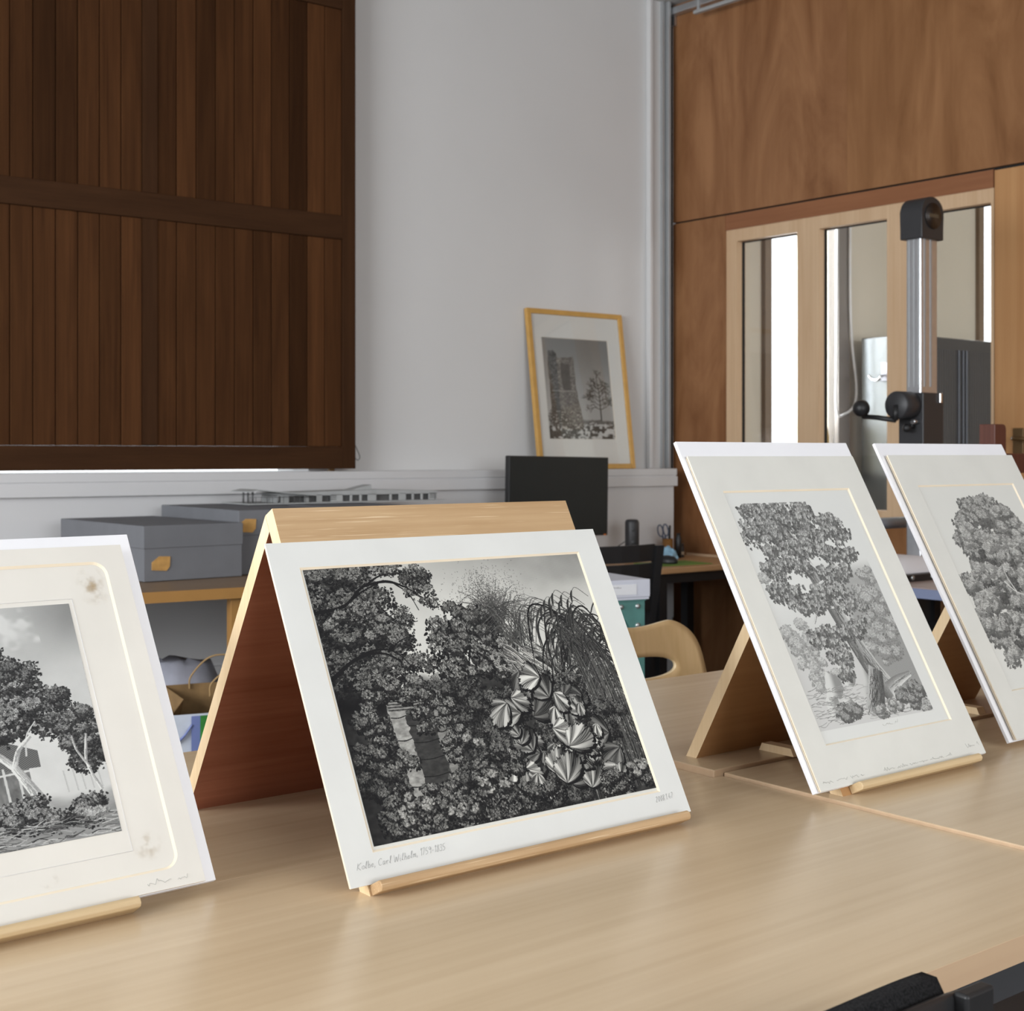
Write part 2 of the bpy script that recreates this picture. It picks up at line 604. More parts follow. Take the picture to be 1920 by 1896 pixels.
b = B(RWX)
for t0, t1 in ((.369, G1[0]), (G1[1], G2[0]), (G2[1], G3[0]), (G3[1], 1.895)):
    b.box((.008, -t1, GZ[0]), (.075, -t0, GZ[1]))
b.box((.008, -1.895, GZ[1]), (.075, -.369, 2.40))
b.box((.008, -1.895, .90), (.075, -.369, GZ[0]))
win = struct('window_1', b, 'pale')
for t0, t1 in (G1, G2, G3):
    b = B(RWX)
    b.box((.058, -t1, GZ[0]), (.063, -t0, GZ[1]))
    obj('pane', b, 'glass', win, kind='structure')
    b = B(RWX)
    b.box((.050, -t0 - .012, GZ[0]), (.0575, -t0, GZ[1]))
    b.box((.050, -t1, GZ[1] - .006), (.0575, -t0, GZ[1]))
    obj('rebate_gap_strip', b, 'black_gap', win, kind='structure')  # black strips drawn in place of the dark rebate gap beside the glass

b = B(RWX)
b.box((.004, -2.925, .005), (.06, -1.90, 2.474))
door = struct('door_1', b, 'panel_warm')
b = B(RWX)
b.box((-.006, -2.04, 1.19), (.004, -1.99, 1.345), bev=.003)
b.tube([(-.004, -2.015, 1.30), (-.05, -2.015, 1.30), (-.056, -2.025, 1.298), (-.056, -2.13, 1.295)], .009)
obj('door_handle', b, 'bronze', door, kind='structure')

# silver ceiling rail and grey cable tray above the partition
b = B(RWX)
b.box((-.05, -8.3, 3.600), (-.004, .0, 3.638), bev=.004)
b.box((-.02, -.03, 3.55), (-.004, .0, 3.600))
struct('trim_7', b, 'alu')
b = B(RWX)
b.box((-.118, -8.3, 3.536), (-.092, -.250, 3.554), bev=.003)
b.box((-.110, -.285, 3.554), (-.100, -.270, CEIL))
b.box((-.110, -4.0, 3.554), (-.100, -3.985, CEIL))
struct('trim_8', b, 'alu_paint')

# neighbouring room's windows
for n, (x0, x1) in (('window_2', (.745, 1.324)), ('window_3', (2.784, 3.75))):
    b = B(BWX)
    b.box((x0 - .053, -.03, 1.12), (x0, .05, 3.25))
    b.box((x0, .02, 3.15), (x1, .06, 3.2))
    b.box((x0 - .05, -.12, 1.09), (x1 + .05, .3, 1.12))
    w = struct(n, b, 'window_frame')
    b = B(BWX)
    b.box((x1, -.03, 1.12), (x1 + .10, .05, 3.25))
    obj('window_jamb', b, 'window_frame_grey', w, kind='structure')
    b = B(BWX)
    b.box((x0, .12, 1.12), (x1, .126, 3.2))
    obj('pane', b, 'glass', w, kind='structure')
b = B(BWX)
b.box((WIN[0], .14, WIN[2]), (WIN[1], .146, WIN[3]))
w = struct('window_4', b, 'glass')

# ------------------------------------------------------------------ shutter over the back window
rng = random.Random(4)
sh = thing('sliding_shutter', BWX @ Vector((-3.2, -.08, 1.168)), 'dark brown planked timber shutter hanging over the back window', 'shutter')
OFF = .12                                     # front face of its frame
for x0, x1 in ((-2.113, -2.048), (-4.6, -4.53)):
    b = B(BWX)
    b.box((x0, -OFF, 1.168), (x1, -OFF + .045, 3.46), bev=.002)
    obj('stile', b, 'shutter_stile', sh)
for z0, z1 in ((1.271, 2.185), (2.292, 3.205)):
    b = B(BWX)
    b.box((-3.034, -OFF + .0015, z0), (-2.973, -OFF + .04, z1))
    obj('muntin', b, 'shutter_stile', sh)
for z0, z1 in ((1.168, 1.266), (2.186, 2.291), (3.206, 3.46)):
    b = B(BWX)
    b.box((-4.53, -OFF, z0), (-2.113, -OFF + .045, z1), bev=.002)
    obj('rail', b, 'shutter_frame', sh)
left = [-3.034 - .0872 * k for k in range(0, 18)]
right = [-2.973 + (.860 / 10) * k for k in range(0, 11)]
for z0, z1 in ((1.2664, 2.1856), (2.2914, 3.2056)):
    b = B(BWX)
    for xs in (left[::-1], right):
        for x0, x1 in zip(xs[:-1], xs[1:]):
            t = rng.choice((.62, .75, .85, 1, 1.05, 1.15, 1.25, 1.35))
            b.box((x0 + .0016, -OFF + .008 + rng.uniform(0, .0012), z0), (x1 - .0016, -OFF + .03, z1), bev=.0025, tone=t)
    b.box((-4.53, -OFF + .022, z0), (-2.113, -OFF + .034, z1), tone=.25)
    obj('plank_panel', b, 'shutter', sh)
# two hanging brackets fix it to the wall
for x in (-4.2, -2.17):
    b = B(BWX)
    b.box((x, -OFF + .04, 3.42), (x + .06, .0, 3.46))
    obj('hanger', b, 'alu_paint', sh)
    b = B(BWX)
    b.box((x, -OFF + .012, 1.1575), (x + .022, -OFF + .035, 1.168))
    obj('guide_foot', b, 'bronze', sh)

b = B(BWX)
b.tube(catmull([(-2.052, -.07, 1.345), (-2.035, -.072, 1.30), (-2.018, -.074, 1.262), (-2.003, -.075, 1.23), (-2.001, -.075, 1.215), (-2.012, -.075, 1.206), (-2.028, -.074, 1.222), (-2.040, -.072, 1.265), (-2.052, -.07, 1.32)]), .0022, 8)
tag(obj('pull_cord', b, 'grey_cord', origin=BWX @ Vector((-2.05, -.07, 1.2))), 'thin grey cord loop hanging at the edge of the shutter', 'cord')

# ------------------------------------------------------------------ meeting tables
def table(name, x0, x1, y0, y1, z, label, bev=.0018):
    t = thing(name, ((x0 + x1) / 2, (y0 + y1) / 2, 0), label, 'table', 'meeting tables pushed together')
    b = B()
    b.box((x0, y0, z - .028), (x1, y1, z), mis=[1, 0, 1, 1, 1, 1], bev=bev)
    # bevelled rims keep the pale edge band
    for f in b.bm.faces:
        f.normal_update()
        if f.normal.z < .9:
            f.material_index = 1
    obj('tabletop', b, ['laminate', 'lam_edge'], t)
    b = B()
    zf = z - .028
    b.box((x0 + .05, y0 + .035, zf - .055), (x1 - .05, y0 + .06, zf))
    b.box((x0 + .05, y1 - .06, zf - .055), (x1 - .05, y1 - .035, zf))
    b.box((x0 + .05, y0 + .06, zf - .055), (x0 + .075, y1 - .06, zf))
    b.box((x1 - .075, y0 + .06, zf - .055), (x1 - .05, y1 - .06, zf))
    obj('frame', b, 'dark_steel', t)
    for lx in (x0 + .085, x1 - .085):
        for ly in (y0 + .07, y1 - .07):
            b = B()
            b.tube([(lx, ly, 0), (lx, ly, zf)], .02, 14)
            obj('leg', b, 'silver_leg', t)
    return t


table('meeting_table', -.22, 1.5795, .791, 1.4736, .730, 'beech laminate table carrying the largest dark engraving in its middle', .0005)
table('meeting_table', 1.5815, 3.38, .791, 1.4725, .735, 'beech laminate table under the two tall tree prints on the right')
table('meeting_table', -.24, 1.5595, 1.4740, 2.150, .730, 'beech laminate table behind the central engraving, before the grey boxes', .0005)
table('meeting_table', 1.5615, 3.36, 1.4745, 2.150, .741, 'slightly higher beech table that the plywood chair is pushed up to')


# ------------------------------------------------------------------ tabletop easels
def easel(label, x, y, z, yaw, tilt, height, rtilt, w, rw, rx, bar, mats, zr=None, spacer=None, th=.02):
    """x, y, z: foot of the front panel at its left end.  Folded A of two panels, ledge bar on the front one"""
    face, inner, edge, barm = mats
    xf = yawm(x, y, z, yaw)
    t = thing('tabletop_easel', (x, y, z), label, 'easel', 'wooden tabletop easels')
    tt, rt = R(tilt), R(rtilt)
    nin = Vector((math.sin(tt), -math.cos(tt)))
    pk = Vector((height / math.tan(tt), height))
    zr = 0 if zr is None else zr - z
    off = th / math.sin(tt)
    b = B(xf)
    q = pk + nin * th
    b.prism([(0, 0), (off, 0), tuple(q), tuple(pk)], 0, w, 'x', mis=[2, 2, 2, 1, 2, 0], bev=0)
    obj('front_panel', b, [face, inner, edge], t)
    # rear panel: starts behind the top of the front one
    r1 = q + Vector((.0006, -.0003))
    foot = Vector((r1.x + (r1.y - zr) / math.tan(rt), zr))
    fin = foot - Vector((th / math.sin(rt), 0))
    # where the rear panel's inner face meets the front panel's inner face
    # front inner: y = off + s*cos(tt), z = s*sin(tt); rear inner: y = fin.x - u*cos(rt), z = zr + u*sin(rt)
    zz = (fin.x - off + zr / math.tan(rt)) / (1 / math.tan(tt) + 1 / math.tan(rt))
    apex = Vector((off + zz / math.tan(tt) + .0006, zz))
    b = B(xf)
    b.prism([tuple(r1), tuple(apex), tuple(fin), tuple(foot)], rx, rx + rw, 'x', mis=[2, 2, 2, 1, 2, 0])
    obj('rear_panel', b, [face, inner, edge], t)
    # ledge bar
    bx0, bx1, out, up = bar
    no = Vector((-math.sin(tt), math.cos(tt)))
    tv = Vector((math.cos(tt), math.sin(tt)))
    c = .0035
    prof = [(.0003, 0), (out - c, 0), (out, c), (out, up - c), (out - c, up), (.0003, up)]
    b = B(xf)
    b.prism([tuple(no * n + tv * s) for n, s in prof], bx0, bx1, 'x', bev=.0012)
    obj('ledge', b, barm, t)
    if spacer:
        sx, y0, y1, sz, zz = spacer
        b = B(xf)
        b.prism([(y0, zz - z), (y1, zz - z), (y1 - .006, zz - z + sz), (y0 + .006, zz - z + sz)], sx, sx + .022, 'x', mi=0)
        obj('spacer_bar', b, edge, t)
    return t


OAK = ('oak', 'mahog', 'ply_edge', 'oak')
BEE = ('beech', 'beech', 'ply_edge', 'oak_edge')
easel('oak veneered easel with a red-brown inside holding the central dark engraving', .835, 1.317, .730, 0, 61.9, .432, 59.5, .487, .487, 0,
      (.002, .494, .0256, .0125), OAK)
easel('pale easel at the left end holding the print with rounded mount corners', .110, 1.4125, .730, 2.1, 58.9, .36, 60, .485, .485, 0,
      (.0, .493, .0256, .0125), BEE)
easel('beech easel holding the tall print of a leaning tree', 1.606, 1.262, .735, .26, 61.13, .275, 61.3, .325, .30, -.003,
      (.0195, .324, .0256, .0125), BEE, zr=.741, spacer=(.124, .195, .268, .0125, .7412))
easel('beech easel at the right edge holding the bushy tree print', 2.20, 1.298, .735, .26, 61.5, .275, 61.3, .30, .24, -.003,
      (.012, .29, .0256, .0125), BEE, zr=.741, spacer=(.085, .18, .268, .0125, .7412))


# ------------------------------------------------------------------ drawing the prints (grey arrays, row 0 on top)
def vnoise(h, w, sx, sy, seed, octv=4):
    rs = np.random.RandomState(seed)
    out = np.zeros((h, w), np.float32)
    amp = 1.0
    tot = 0
    for o in range(octv):
        gx, gy = max(2, int(sx * 2 ** o) + 1), max(2, int(sy * 2 ** o) + 1)
        g = rs.rand(gy + 1, gx + 1).astype(np.float32)
        x = np.linspace(0, gx - .001, w)
        y = np.linspace(0, gy - .001, h)
        xi, yi = x.astype(int), y.astype(int)
        fx, fy = x - xi, y - yi
        fx = fx * fx * (3 - 2 * fx)
        fy = (fy * fy * (3 - 2 * fy))[:, None]
        a = g[yi][:, xi] * (1 - fx) + g[yi][:, xi + 1] * fx
        c = g[yi + 1][:, xi] * (1 - fx) + g[yi + 1][:, xi + 1] * fx
        out += amp * (a * (1 - fy) + c * fy)
        tot += amp
        amp *= .55
    return out / tot


def sm(a, b, x):
    t = np.clip((x - a) / (b - a), 0, 1)
    return t * t * (3 - 2 * t)


class Plate:
    def __init__(s, w, h, seed):
        s.w, s.h = w, h
        s.g = np.ones((h, w), np.float32)
        s.rs = np.random.RandomState(seed)
        s.yy, s.xx = np.mgrid[0:h, 0:w].astype(np.float32)
        s.u, s.v = s.xx / w, s.yy / h
        s.cache = {}

    def stamp(s, size, kind, k):
        key = (size, kind, k)
        if key in s.cache:
            return s.cache[key]
        n = size * 2 + 1
        y, x = np.mgrid[-1:1:n * 1j, -1:1:n * 1j].astype(np.float32)
        rs = np.random.RandomState(k * 7 + 5)
        a = k * .7853 + .3
        X, Y = x * math.cos(a) + y * math.sin(a), -x * math.sin(a) + y * math.cos(a)
        aa = max(1.2, size * .45)
        if kind == 'leaf':
            d = (X / .95) ** 2 + (Y / (.44 * (1 - .35 * X))) ** 2
            tone = np.where(Y > 0, .72, 1.0) - .5 * np.exp(-(Y / .10) ** 2)
            tone *= 1 - np.clip((d - .55) / .3, 0, 1) * .9
            al = np.clip((1.05 - d) * aa, 0, 1)
        elif kind == 'scallop':                 # a tuft of rounded leaves, light above and dark below
            best = np.full_like(X, 9.0)
            tone = np.zeros_like(X)
            for j in range(7):
                cx, cy = rs.uniform(-.55, .55), rs.uniform(-.5, .5)
                d = ((x - cx) / .40) ** 2 + ((y - cy) / .30) ** 2
                ins = d < 1
                t = 1.0 - .55 * np.clip((y - cy) / .3 + .2, 0, 1) - .85 * np.clip((d - .55) / .4, 0, 1)
                tone = np.where(ins, t, tone)
                best = np.minimum(best, d)
            al = np.clip((1.0 - best) * aa, 0, 1)
        elif kind in ('spray', 'droop'):         # pointed leaflets fanning from one point
            best = np.full_like(X, 9.0)
            tone = np.zeros_like(X)
            base = rs.uniform(0, 6.28) if kind == 'spray' else 1.57 + rs.uniform(-.5, .5)
            sp = 2.4 if kind == 'spray' else 1.5
            for j in range(7):
                b_ = base + sp * (j - 3) / 3 * .62
                px, py = (x * math.cos(b_) + y * math.sin(b_)), (-x * math.sin(b_) + y * math.cos(b_))
                if kind == 'droop':
                    px = px + .55 * 1
                d = ((px - .45) / .5) ** 2 + (py / (.15 * (1.2 - .5 * px))) ** 2
                ins = d < 1
                t = np.where(py > 0, .6, 1.0) * (1 - .8 * np.clip((d - .5) / .5, 0, 1))
                tone = np.where(ins, t, tone)
                best = np.minimum(best, d)
            al = np.clip((1.0 - best) * aa * .7, 0, 1)
        else:                                   # big frilled leaf with ribs
            th = np.arctan2(Y, X + .9)
            r = np.hypot(X + .9, Y)
            asym = 1 + .18 * np.sin(th * 3 + k)
            lim = 1.75 * np.clip(np.cos(th * 1.30), 0, 1) ** .5 * asym * (1 + .05 * np.sin(th * 26) + .035 * np.sin(th * 61 + 2))
            d = r / np.maximum(lim, .01)
            al = np.clip((1 - d) * size * .4, 0, 1)
            fold = .5 + .5 * np.sin(th * 9 + k * 2 + r * 1.5)
            tone = .45 + .62 * fold * (1 - .4 * r / 1.8) + .2 * np.clip(-Y, 0, 1)
            tone -= .75 * np.exp(-((np.sin(th * 7 + .4 * r)) / .14) ** 2) * .55
            tone -= .5 * np.exp(-(Y / .035) ** 2)
            tone -= .30 * (np.sin(th * 70 + r * 14) > .35) * (fold < .6)
            tone = np.where(d > .93, .12, tone) - .45 * np.clip(Y - .1, 0, 1)
        s.cache[key] = (al, np.clip(tone, .0, 1))
        return s.cache[key]

    def put(s, cx, cy, size, kind, k, light, floor=.0):
        al, tone = s.stamp(size, kind, k)
        n = al.shape[0]
        x0, y0 = int(cx) - n // 2, int(cy) - n // 2
        xa, ya, xb, yb = max(0, x0), max(0, y0), min(s.w, x0 + n), min(s.h, y0 + n)
        if xa >= xb or ya >= yb:
            return
        sl = (slice(ya - y0, yb - y0), slice(xa - x0, xb - x0))
        a = al[sl]
        t = floor + tone[sl] * max(light - floor, 0)
        s.g[ya:yb, xa:xb] = s.g[ya:yb, xa:xb] * (1 - a) + t * a

    def bough(s, cx, cy, rx, ry, n, sizes, kind='scallop', lo=.12, hi=.95, floor=.03, tilt=0.0, under=1.0):
        """one mass of leaves: dark ones first and lowest, light ones last and towards the upper left"""
        rs = s.rs
        ca, sa = math.cos(tilt), math.sin(tilt)
        for stage, cnt in ((0, int(n * under)), (1, n), (2, int(n * .8))):
            r = np.sqrt(rs.rand(cnt)) * (1.0, .95, .85)[stage]
            r += np.abs(rs.randn(cnt)) * (.16, .08, .05)[stage]
            th = rs.rand(cnt) * 6.2832
            px, py = r * np.cos(th), r * np.sin(th)
            if stage == 2:
                px, py = px * .85 - .14, py * .8 - .24
            if stage == 0:
                py = py + .12
            X = cx * s.w + (px * rx * ca - py * ry * sa) * s.w
            Y = cy * s.h + (px * rx * sa + py * ry * ca) * s.w
            for i in range(cnt):
                if stage == 0:
                    l = lo * rs.uniform(.4, 1.3)
                elif stage == 1:
                    l = lo + (hi - lo) * rs.uniform(.05, .55) * np.clip(.75 - .5 * py[i], .1, 1)
                else:
                    l = lo + (hi - lo) * rs.uniform(.45, 1.0)
                s.put(X[i], Y[i], int(sizes[rs.randint(len(sizes))]), kind, int(rs.randint(8)), l, floor)

    def crown(s, boxes, n_b, br, n, sizes, kind='scallop', seed=0, **kw):
        """many boughs inside ellipses (cx, cy, rx, ry), far ones first"""
        rs = np.random.RandomState(seed)
        spots = []
        tot = sum(b[2] * b[3] for b in boxes)
        for cx, cy, rx, ry in boxes:
            for k in range(max(1, int(n_b * rx * ry / tot))):
                r, th = math.sqrt(rs.rand()), rs.rand() * 6.2832
                spots.append((cx + rx * r * math.cos(th), cy + ry * r * math.sin(th), rs.rand()))
        spots.sort(key=lambda q: q[2] - .9 * q[1])
        for x, y, _ in spots[::-1]:
            f = rs.uniform(.7, 1.3)
            s.bough(x, y, br * f, br * f * .62, n, sizes, kind, tilt=rs.uniform(-.5, .5), **kw)

    def line(s, pts, w0, w1, val, shade=0.0, taper=False):
        pts = np.array([tuple(p)[:2] for p in catmull([(p[0] * s.w, p[1] * s.h, 0) for p in pts], 24)])
        seg = np.hypot(*np.diff(pts, axis=0).T)
        c = np.concatenate([[0], np.cumsum(seg)])
        if c[-1] < 3:
            return
        t = np.arange(0, c[-1], .7)
        x = np.interp(t, c, pts[:, 0])
        y = np.interp(t, c, pts[:, 1])
        f = t / c[-1]
        rad = w0 + (w1 - w0) * f
        if taper:
            rad = .4 + w0 * np.sin(np.pi * np.clip(f * .9 + .1, 0, 1)) ** .8
        nx, ny = -np.gradient(y), np.gradient(x)
        ln = np.hypot(nx, ny) + 1e-6
        mx = int(math.ceil(max(rad.max(), 1)))
        for k in np.arange(-mx, mx + .1, .6):
            ok = np.abs(k) <= np.maximum(rad, .35)
            qx, qy = (x + nx / ln * k)[ok], (y + ny / ln * k)[ok]
            inn = (qx >= 0) & (qx < s.w) & (qy >= 0) & (qy < s.h)
            px, py = qx[inn].astype(int), qy[inn].astype(int)
            q = np.clip(k / np.maximum(rad[ok][inn], .5), -1, 1)
            v = val + shade * q + (s.rs.rand(len(px)) - .5) * abs(shade) * .8
            s.g[py, px] = np.clip(v, 0, 1)

    def trunk(s, pts, w0, w1, base, marks=22):
        s.line(pts, w0, w1, base, -.30)
        rs = s.rs
        m = len(pts) - 1
        P = np.array(pts, float)
        for k in range(int(marks * max(w0, 8) / 8)):
            o = rs.uniform(-.95, .95)
            a = rs.uniform(0, m * .85)
            q = []
            for t in np.linspace(a, min(a + rs.uniform(.15, .6), m), 4):
                i = min(int(t), m - 1)
                p = P[i] + (P[i + 1] - P[i]) * (t - i)
                q.append((p[0] + (o + rs.uniform(-.1, .1)) * (w0 + (w1 - w0) * t / m) / s.w, p[1]))
            s.line(q, .8, .5, float(np.clip(base + (.25 if o < -.4 and rs.rand() < .4 else -.35), 0, 1)))

    def hatch(s, mask, ang, period, depth):
        p = np.sin((s.xx * math.cos(ang) + s.yy * math.sin(ang)) * 2 * math.pi / period + vnoise(s.h, s.w, 9, 9, 3, 2) * 6)
        s.g *= 1 - mask * depth * (.5 + .5 * p)

    def out(s, ink=(.012, .012, .013), paper=(.66, .655, .615), gamma=1.9):
        g = np.clip(s.g, 0, 1) ** gamma
        lin = g[..., None] * np.array(paper) + (1 - g[..., None]) * np.array(ink)
        return np.where(lin <= .0031308, lin * 12.92, 1.055 * np.power(np.maximum(lin, 1e-6), 1 / 2.4) - .055)


def garden_plate():
    """a dark overgrown garden: tree on the left, thicket in the middle, reeds on the right, broad leaves in front"""
    p = Plate(1300, 1000, 7)
    u, v, rs = p.u, p.v, p.rs
    nz = vnoise(p.h, p.w, 5, 5, 2, 4)
    p.g = .80 + .17 * sm(.0, .32, v + .2 * nz) - .20 * sm(.45, 1, u) * (1 - sm(.02, .26, v + .15 * nz)) + (nz - .5) * .10
    p.hatch(np.ones_like(p.g), math.pi / 2, 3.6, .13)
    p.hatch(sm(.4, .9, u) * (1 - sm(.1, .3, v)), math.pi / 2 + .15, 4.6, .16)
    # distant bushes
    p.crown([(.36, .50, .09, .06)], 12, .030, 50, [4, 5], lo=.35, hi=.9, floor=.2, seed=1)
    p.crown([(.80, .45, .09, .07)], 16, .028, 50, [3, 4, 5], 'leaf', lo=.2, hi=.75, floor=.1, seed=2)
    # ground of dark ink
    top = .47 - .06 * np.exp(-((u - .52) / .2) ** 2) + (nz - .5) * .10 + .02 * np.sin(u * 40)
    dark = sm(0, .05, v - top)
    p.g = p.g * (1 - dark) + dark * (.10 + .12 * vnoise(p.h, p.w, 60, 60, 5, 2))
    # slender shrub standing up against the sky
    for k in range(70):
        a = rs.uniform(-1.25, 1.25)
        L = rs.uniform(.12, .27) * (1 - .22 * abs(a))
        x0, y0 = .60 + rs.uniform(-.015, .015), .31
        mx, my = x0 + .5 * L * math.sin(a) * .55, y0 - .55 * L
        p.line([(x0, y0), (mx, my), (x0 + L * math.sin(a) * .85, y0 - L * math.cos(a) * .98)], 1.6, .5, .18)
        for j in range(3):
            p.line([(mx, my), (mx + rs.uniform(-.03, .03), my - rs.uniform(.02, .06))], .8, .5, .25)
    for k in range(2300):
        x, y = .60 + .052 * rs.randn() * (1.25 if rs.rand() < .5 else .8), .150 + .052 * rs.randn()
        if y > .31:
            continue
        p.put(x * p.w, y * p.h, int(rs.choice([2, 3, 3])), 'leaf', int(rs.randint(8)), rs.uniform(.2, .6), .12)
    # big tree on the left: dark mass, boughs and branches
    p.g *= 1 - .80 * (1 - sm(.12, .21, u + (nz - .5) * .16)) * (1 - sm(.52, .6, v))
    p.crown([(.08, .12, .16, .13), (.10, .34, .17, .14)], 60, .060, 95, [6, 7, 8, 9], lo=.07, hi=.72, seed=3)
    for q, w in (([(.0, .17), (.10, .15), (.18, .08), (.28, .075), (.37, .15)], 7), ([(.18, .08), (.25, .04), (.35, .04)], 4), ([(.0, .42), (.1, .35), (.2, .35), (.29, .46)], 8), ([(.28, .075), (.32, .12), (.34, .19)], 3)):
        p.line(q, w, 1.2, .05)
    p.crown([(.27, .045, .11, .045), (.33, .10, .06, .05), (.22, .24, .09, .07), (.27, .33, .06, .07), (.24, .42, .07, .06), (.14, .22, .10, .08)], 34, .036, 66, [5, 6, 7], lo=.08, hi=.85, seed=4)
    for q, w in (([(.18, .08), (.26, .065), (.33, .105), (.385, .17)], 4), ([(.10, .15), (.17, .10), (.25, .06)], 5), ([(.05, .38), (.14, .33), (.22, .34), (.28, .43)], 5), ([(.2, .34), (.25, .30), (.29, .29)], 2.5)):
        p.line(q, w, 1.2, .05)
    p.crown([(.37, .06, .05, .03), (.385, .15, .03, .03), (.30, .20, .03, .03), (.31, .40, .03, .04)], 12, .022, 44, [4, 5], 'leaf', lo=.08, hi=.6, seed=5)
    # thicket of rounded leaves
    p.crown([(.50, .36, .13, .15)], 30, .050, 60, [8, 9, 10, 12], 'leaf', lo=.08, hi=.9, seed=6)
    p.crown([(.47, .22, .07, .05), (.42, .30, .05, .06), (.57, .28, .06, .06)], 16, .026, 34, [8, 9, 10], 'leaf', lo=.12, hi=.8, seed=7)
    p.crown([(.62, .42, .08, .07), (.72, .52, .12, .06)], 26, .034, 56, [7, 8, 9], 'scallop', lo=.08, hi=.98, seed=8)
    # dark hollow of undergrowth
    p.crown([(.36, .58, .13, .08), (.45, .66, .12, .10), (.30, .52, .08, .05)], 42, .045, 90, [4, 5, 6], lo=.06, hi=.55, seed=9)
    # long blades rising and falling from the mound
    for k in range(90):
        x0, y0 = .66 + rs.uniform(-.05, .06), .36 + rs.uniform(-.04, .04)
        a = rs.uniform(-1.0, 1.2)
        L = rs.uniform(.10, .22)
        p.line([(x0, y0), (x0 + .45 * L * math.sin(a), y0 - L * .8), (x0 + 1.2 * L * math.sin(a), y0 - L * (.95 - .6 * abs(a)))], 1.5, .5, rs.uniform(.1, .4))
    for k in range(34):
        x0, y0 = .63 + rs.uniform(-.06, .09), .40 + rs.uniform(-.05, .08)
        L = rs.uniform(.14, .30)
        a = rs.uniform(.35, 1.25)
        pts = [(x0, y0), (x0 + L * .42 * math.sin(a), y0 + L * rs.uniform(.2, .35)), (x0 + L * math.sin(a), y0 + L * rs.uniform(.8, 1.1))]
        wd_ = rs.uniform(3.5, 8)
        tn = rs.uniform(.45, .95)
        p.line([(a_ + .004, b_ + .004) for a_, b_ in pts], wd_, 1, .05, taper=True)
        p.line(pts, wd_, 1, tn, -.25, taper=True)
        p.line(pts, .9, .6, .15)
    # reeds on the right, drooping leaf by leaf
    for k in range(420):
        y0 = rs.uniform(.30, .92)
        x0 = rs.uniform(.87, 1.02) - .10 * max(0, .45 - y0)
        L = rs.uniform(.08, .22)
        d = rs.choice([-1, -1, -1, 1])
        tn = rs.uniform(.03, .28) if (y0 < .5 or rs.rand() < .55) else rs.uniform(.3, .75)
        pts = [(x0, y0), (x0 + d * L * .30, y0 - L * rs.uniform(.2, .6)), (x0 + d * L * .62, y0 - L * rs.uniform(-.1, .35)), (x0 + d * L * rs.uniform(.6, .85), y0 + L * rs.uniform(.2, 1.0))]
        p.line(pts, rs.uniform(1.2, 3.6), .6, tn, -.08, taper=True)
    for k in range(60):
        x0 = rs.uniform(.86, 1.0)
        p.line([(x0 + .02, .98), (x0 + .01, .7), (x0 - .02, .42), (x0 - .06 - rs.uniform(0, .06), .22 + rs.uniform(0, .14))], 1.6, .7, rs.uniform(.04, .35))
    for k in range(26):
        x0, y0 = rs.uniform(.78, .93), rs.uniform(.16, .40)
        p.line([(x0 + .06, y0 + .03), (x0 + .02, y0 - .012), (x0, y0)], 1, .7, .15)
        p.line([(x0, y0), (x0 - .008, y0 + .02), (x0 - .014, y0 + .055)], 5, .8, .16, -.1, taper=True)
    # ground cover
    p.crown([(.55, .70, .42, .16), (.80, .60, .16, .10), (.15, .75, .15, .22), (.5, .90, .5, .08)], 190, .036, 56, [5, 6, 7], lo=.05, hi=.62, seed=11)
    # weathered stone uprights half swallowed by ivy
    for xl, xr, sl_, y0, y1, tn in ((.150, .200, .025, .53, .88, .80), (.285, .318, .02, .56, .80, .60), (.200, .285, .02, .58, .84, .22), (.150, .330, .02, .515, .56, .62)):
        jg = .022 * (vnoise(p.h, p.w, 30, 30, int(xl * 900), 3) - .5)
        m = ((u > xl + sl_ * (v - y0) + jg) & (u < xr + sl_ * (v - y0) + jg) & (v > y0 + jg) & (v < y1 + jg)).astype(np.float32)
        tx = tn * (.70 + .6 * (vnoise(p.h, p.w, 60, 90, 3, 3) - .3))
        p.g = p.g * (1 - m) + m * np.clip(tx, 0, 1)
        p.hatch(m, .35, 3.2, .14)
        for k in range(4):
            yk = y0 + (y1 - y0) * (k + .6) / 4.2
            p.line([(xl + sl_ * (yk - y0), yk), ((xl + xr) / 2 + sl_ * (yk - y0), yk + .004), (xr + sl_ * (yk - y0), yk - .002)], 1.4, 1.4, .06)
    p.crown([(.17, .49, .08, .04), (.27, .53, .07, .05), (.345, .64, .035, .14), (.10, .66, .045, .18), (.255, .62, .02, .08), (.24, .87, .12, .05), (.17, .72, .015, .05)], 84, .026, 40, [6, 7, 8], 'leaf', lo=.08, hi=.88, seed=10)
    # broad frilled leaves
    spots = []
    for cx, cy, rx, ry, n in ((.57, .66, .07, .10, 13), (.74, .62, .08, .06, 11), (.77, .83, .12, .12, 26), (.62, .86, .08, .09, 11), (.50, .86, .04, .07, 5), (.89, .92, .05, .04, 4), (.66, .52, .05, .04, 5)):
        for k in range(n):
            r, th = math.sqrt(rs.rand()), rs.rand() * 6.283
            spots.append((cx + rx * r * math.cos(th), cy + ry * r * math.sin(th), int(rs.choice([30, 40, 50, 62, 74 if n > 20 else 46])), int(rs.randint(8)), rs.uniform(.35, 1.15)))
    spots.sort(key=lambda q: q[4] + rs.uniform(-.35, .35) + .8 * q[1])
    for x, y, sz, k, l in spots:
        p.put(x * p.w + 5, y * p.h + 7, sz + 3, 'big', k, .05, .02)
        p.put(x * p.w, y * p.h, sz, 'big', k, min(l, 1.05), .03)
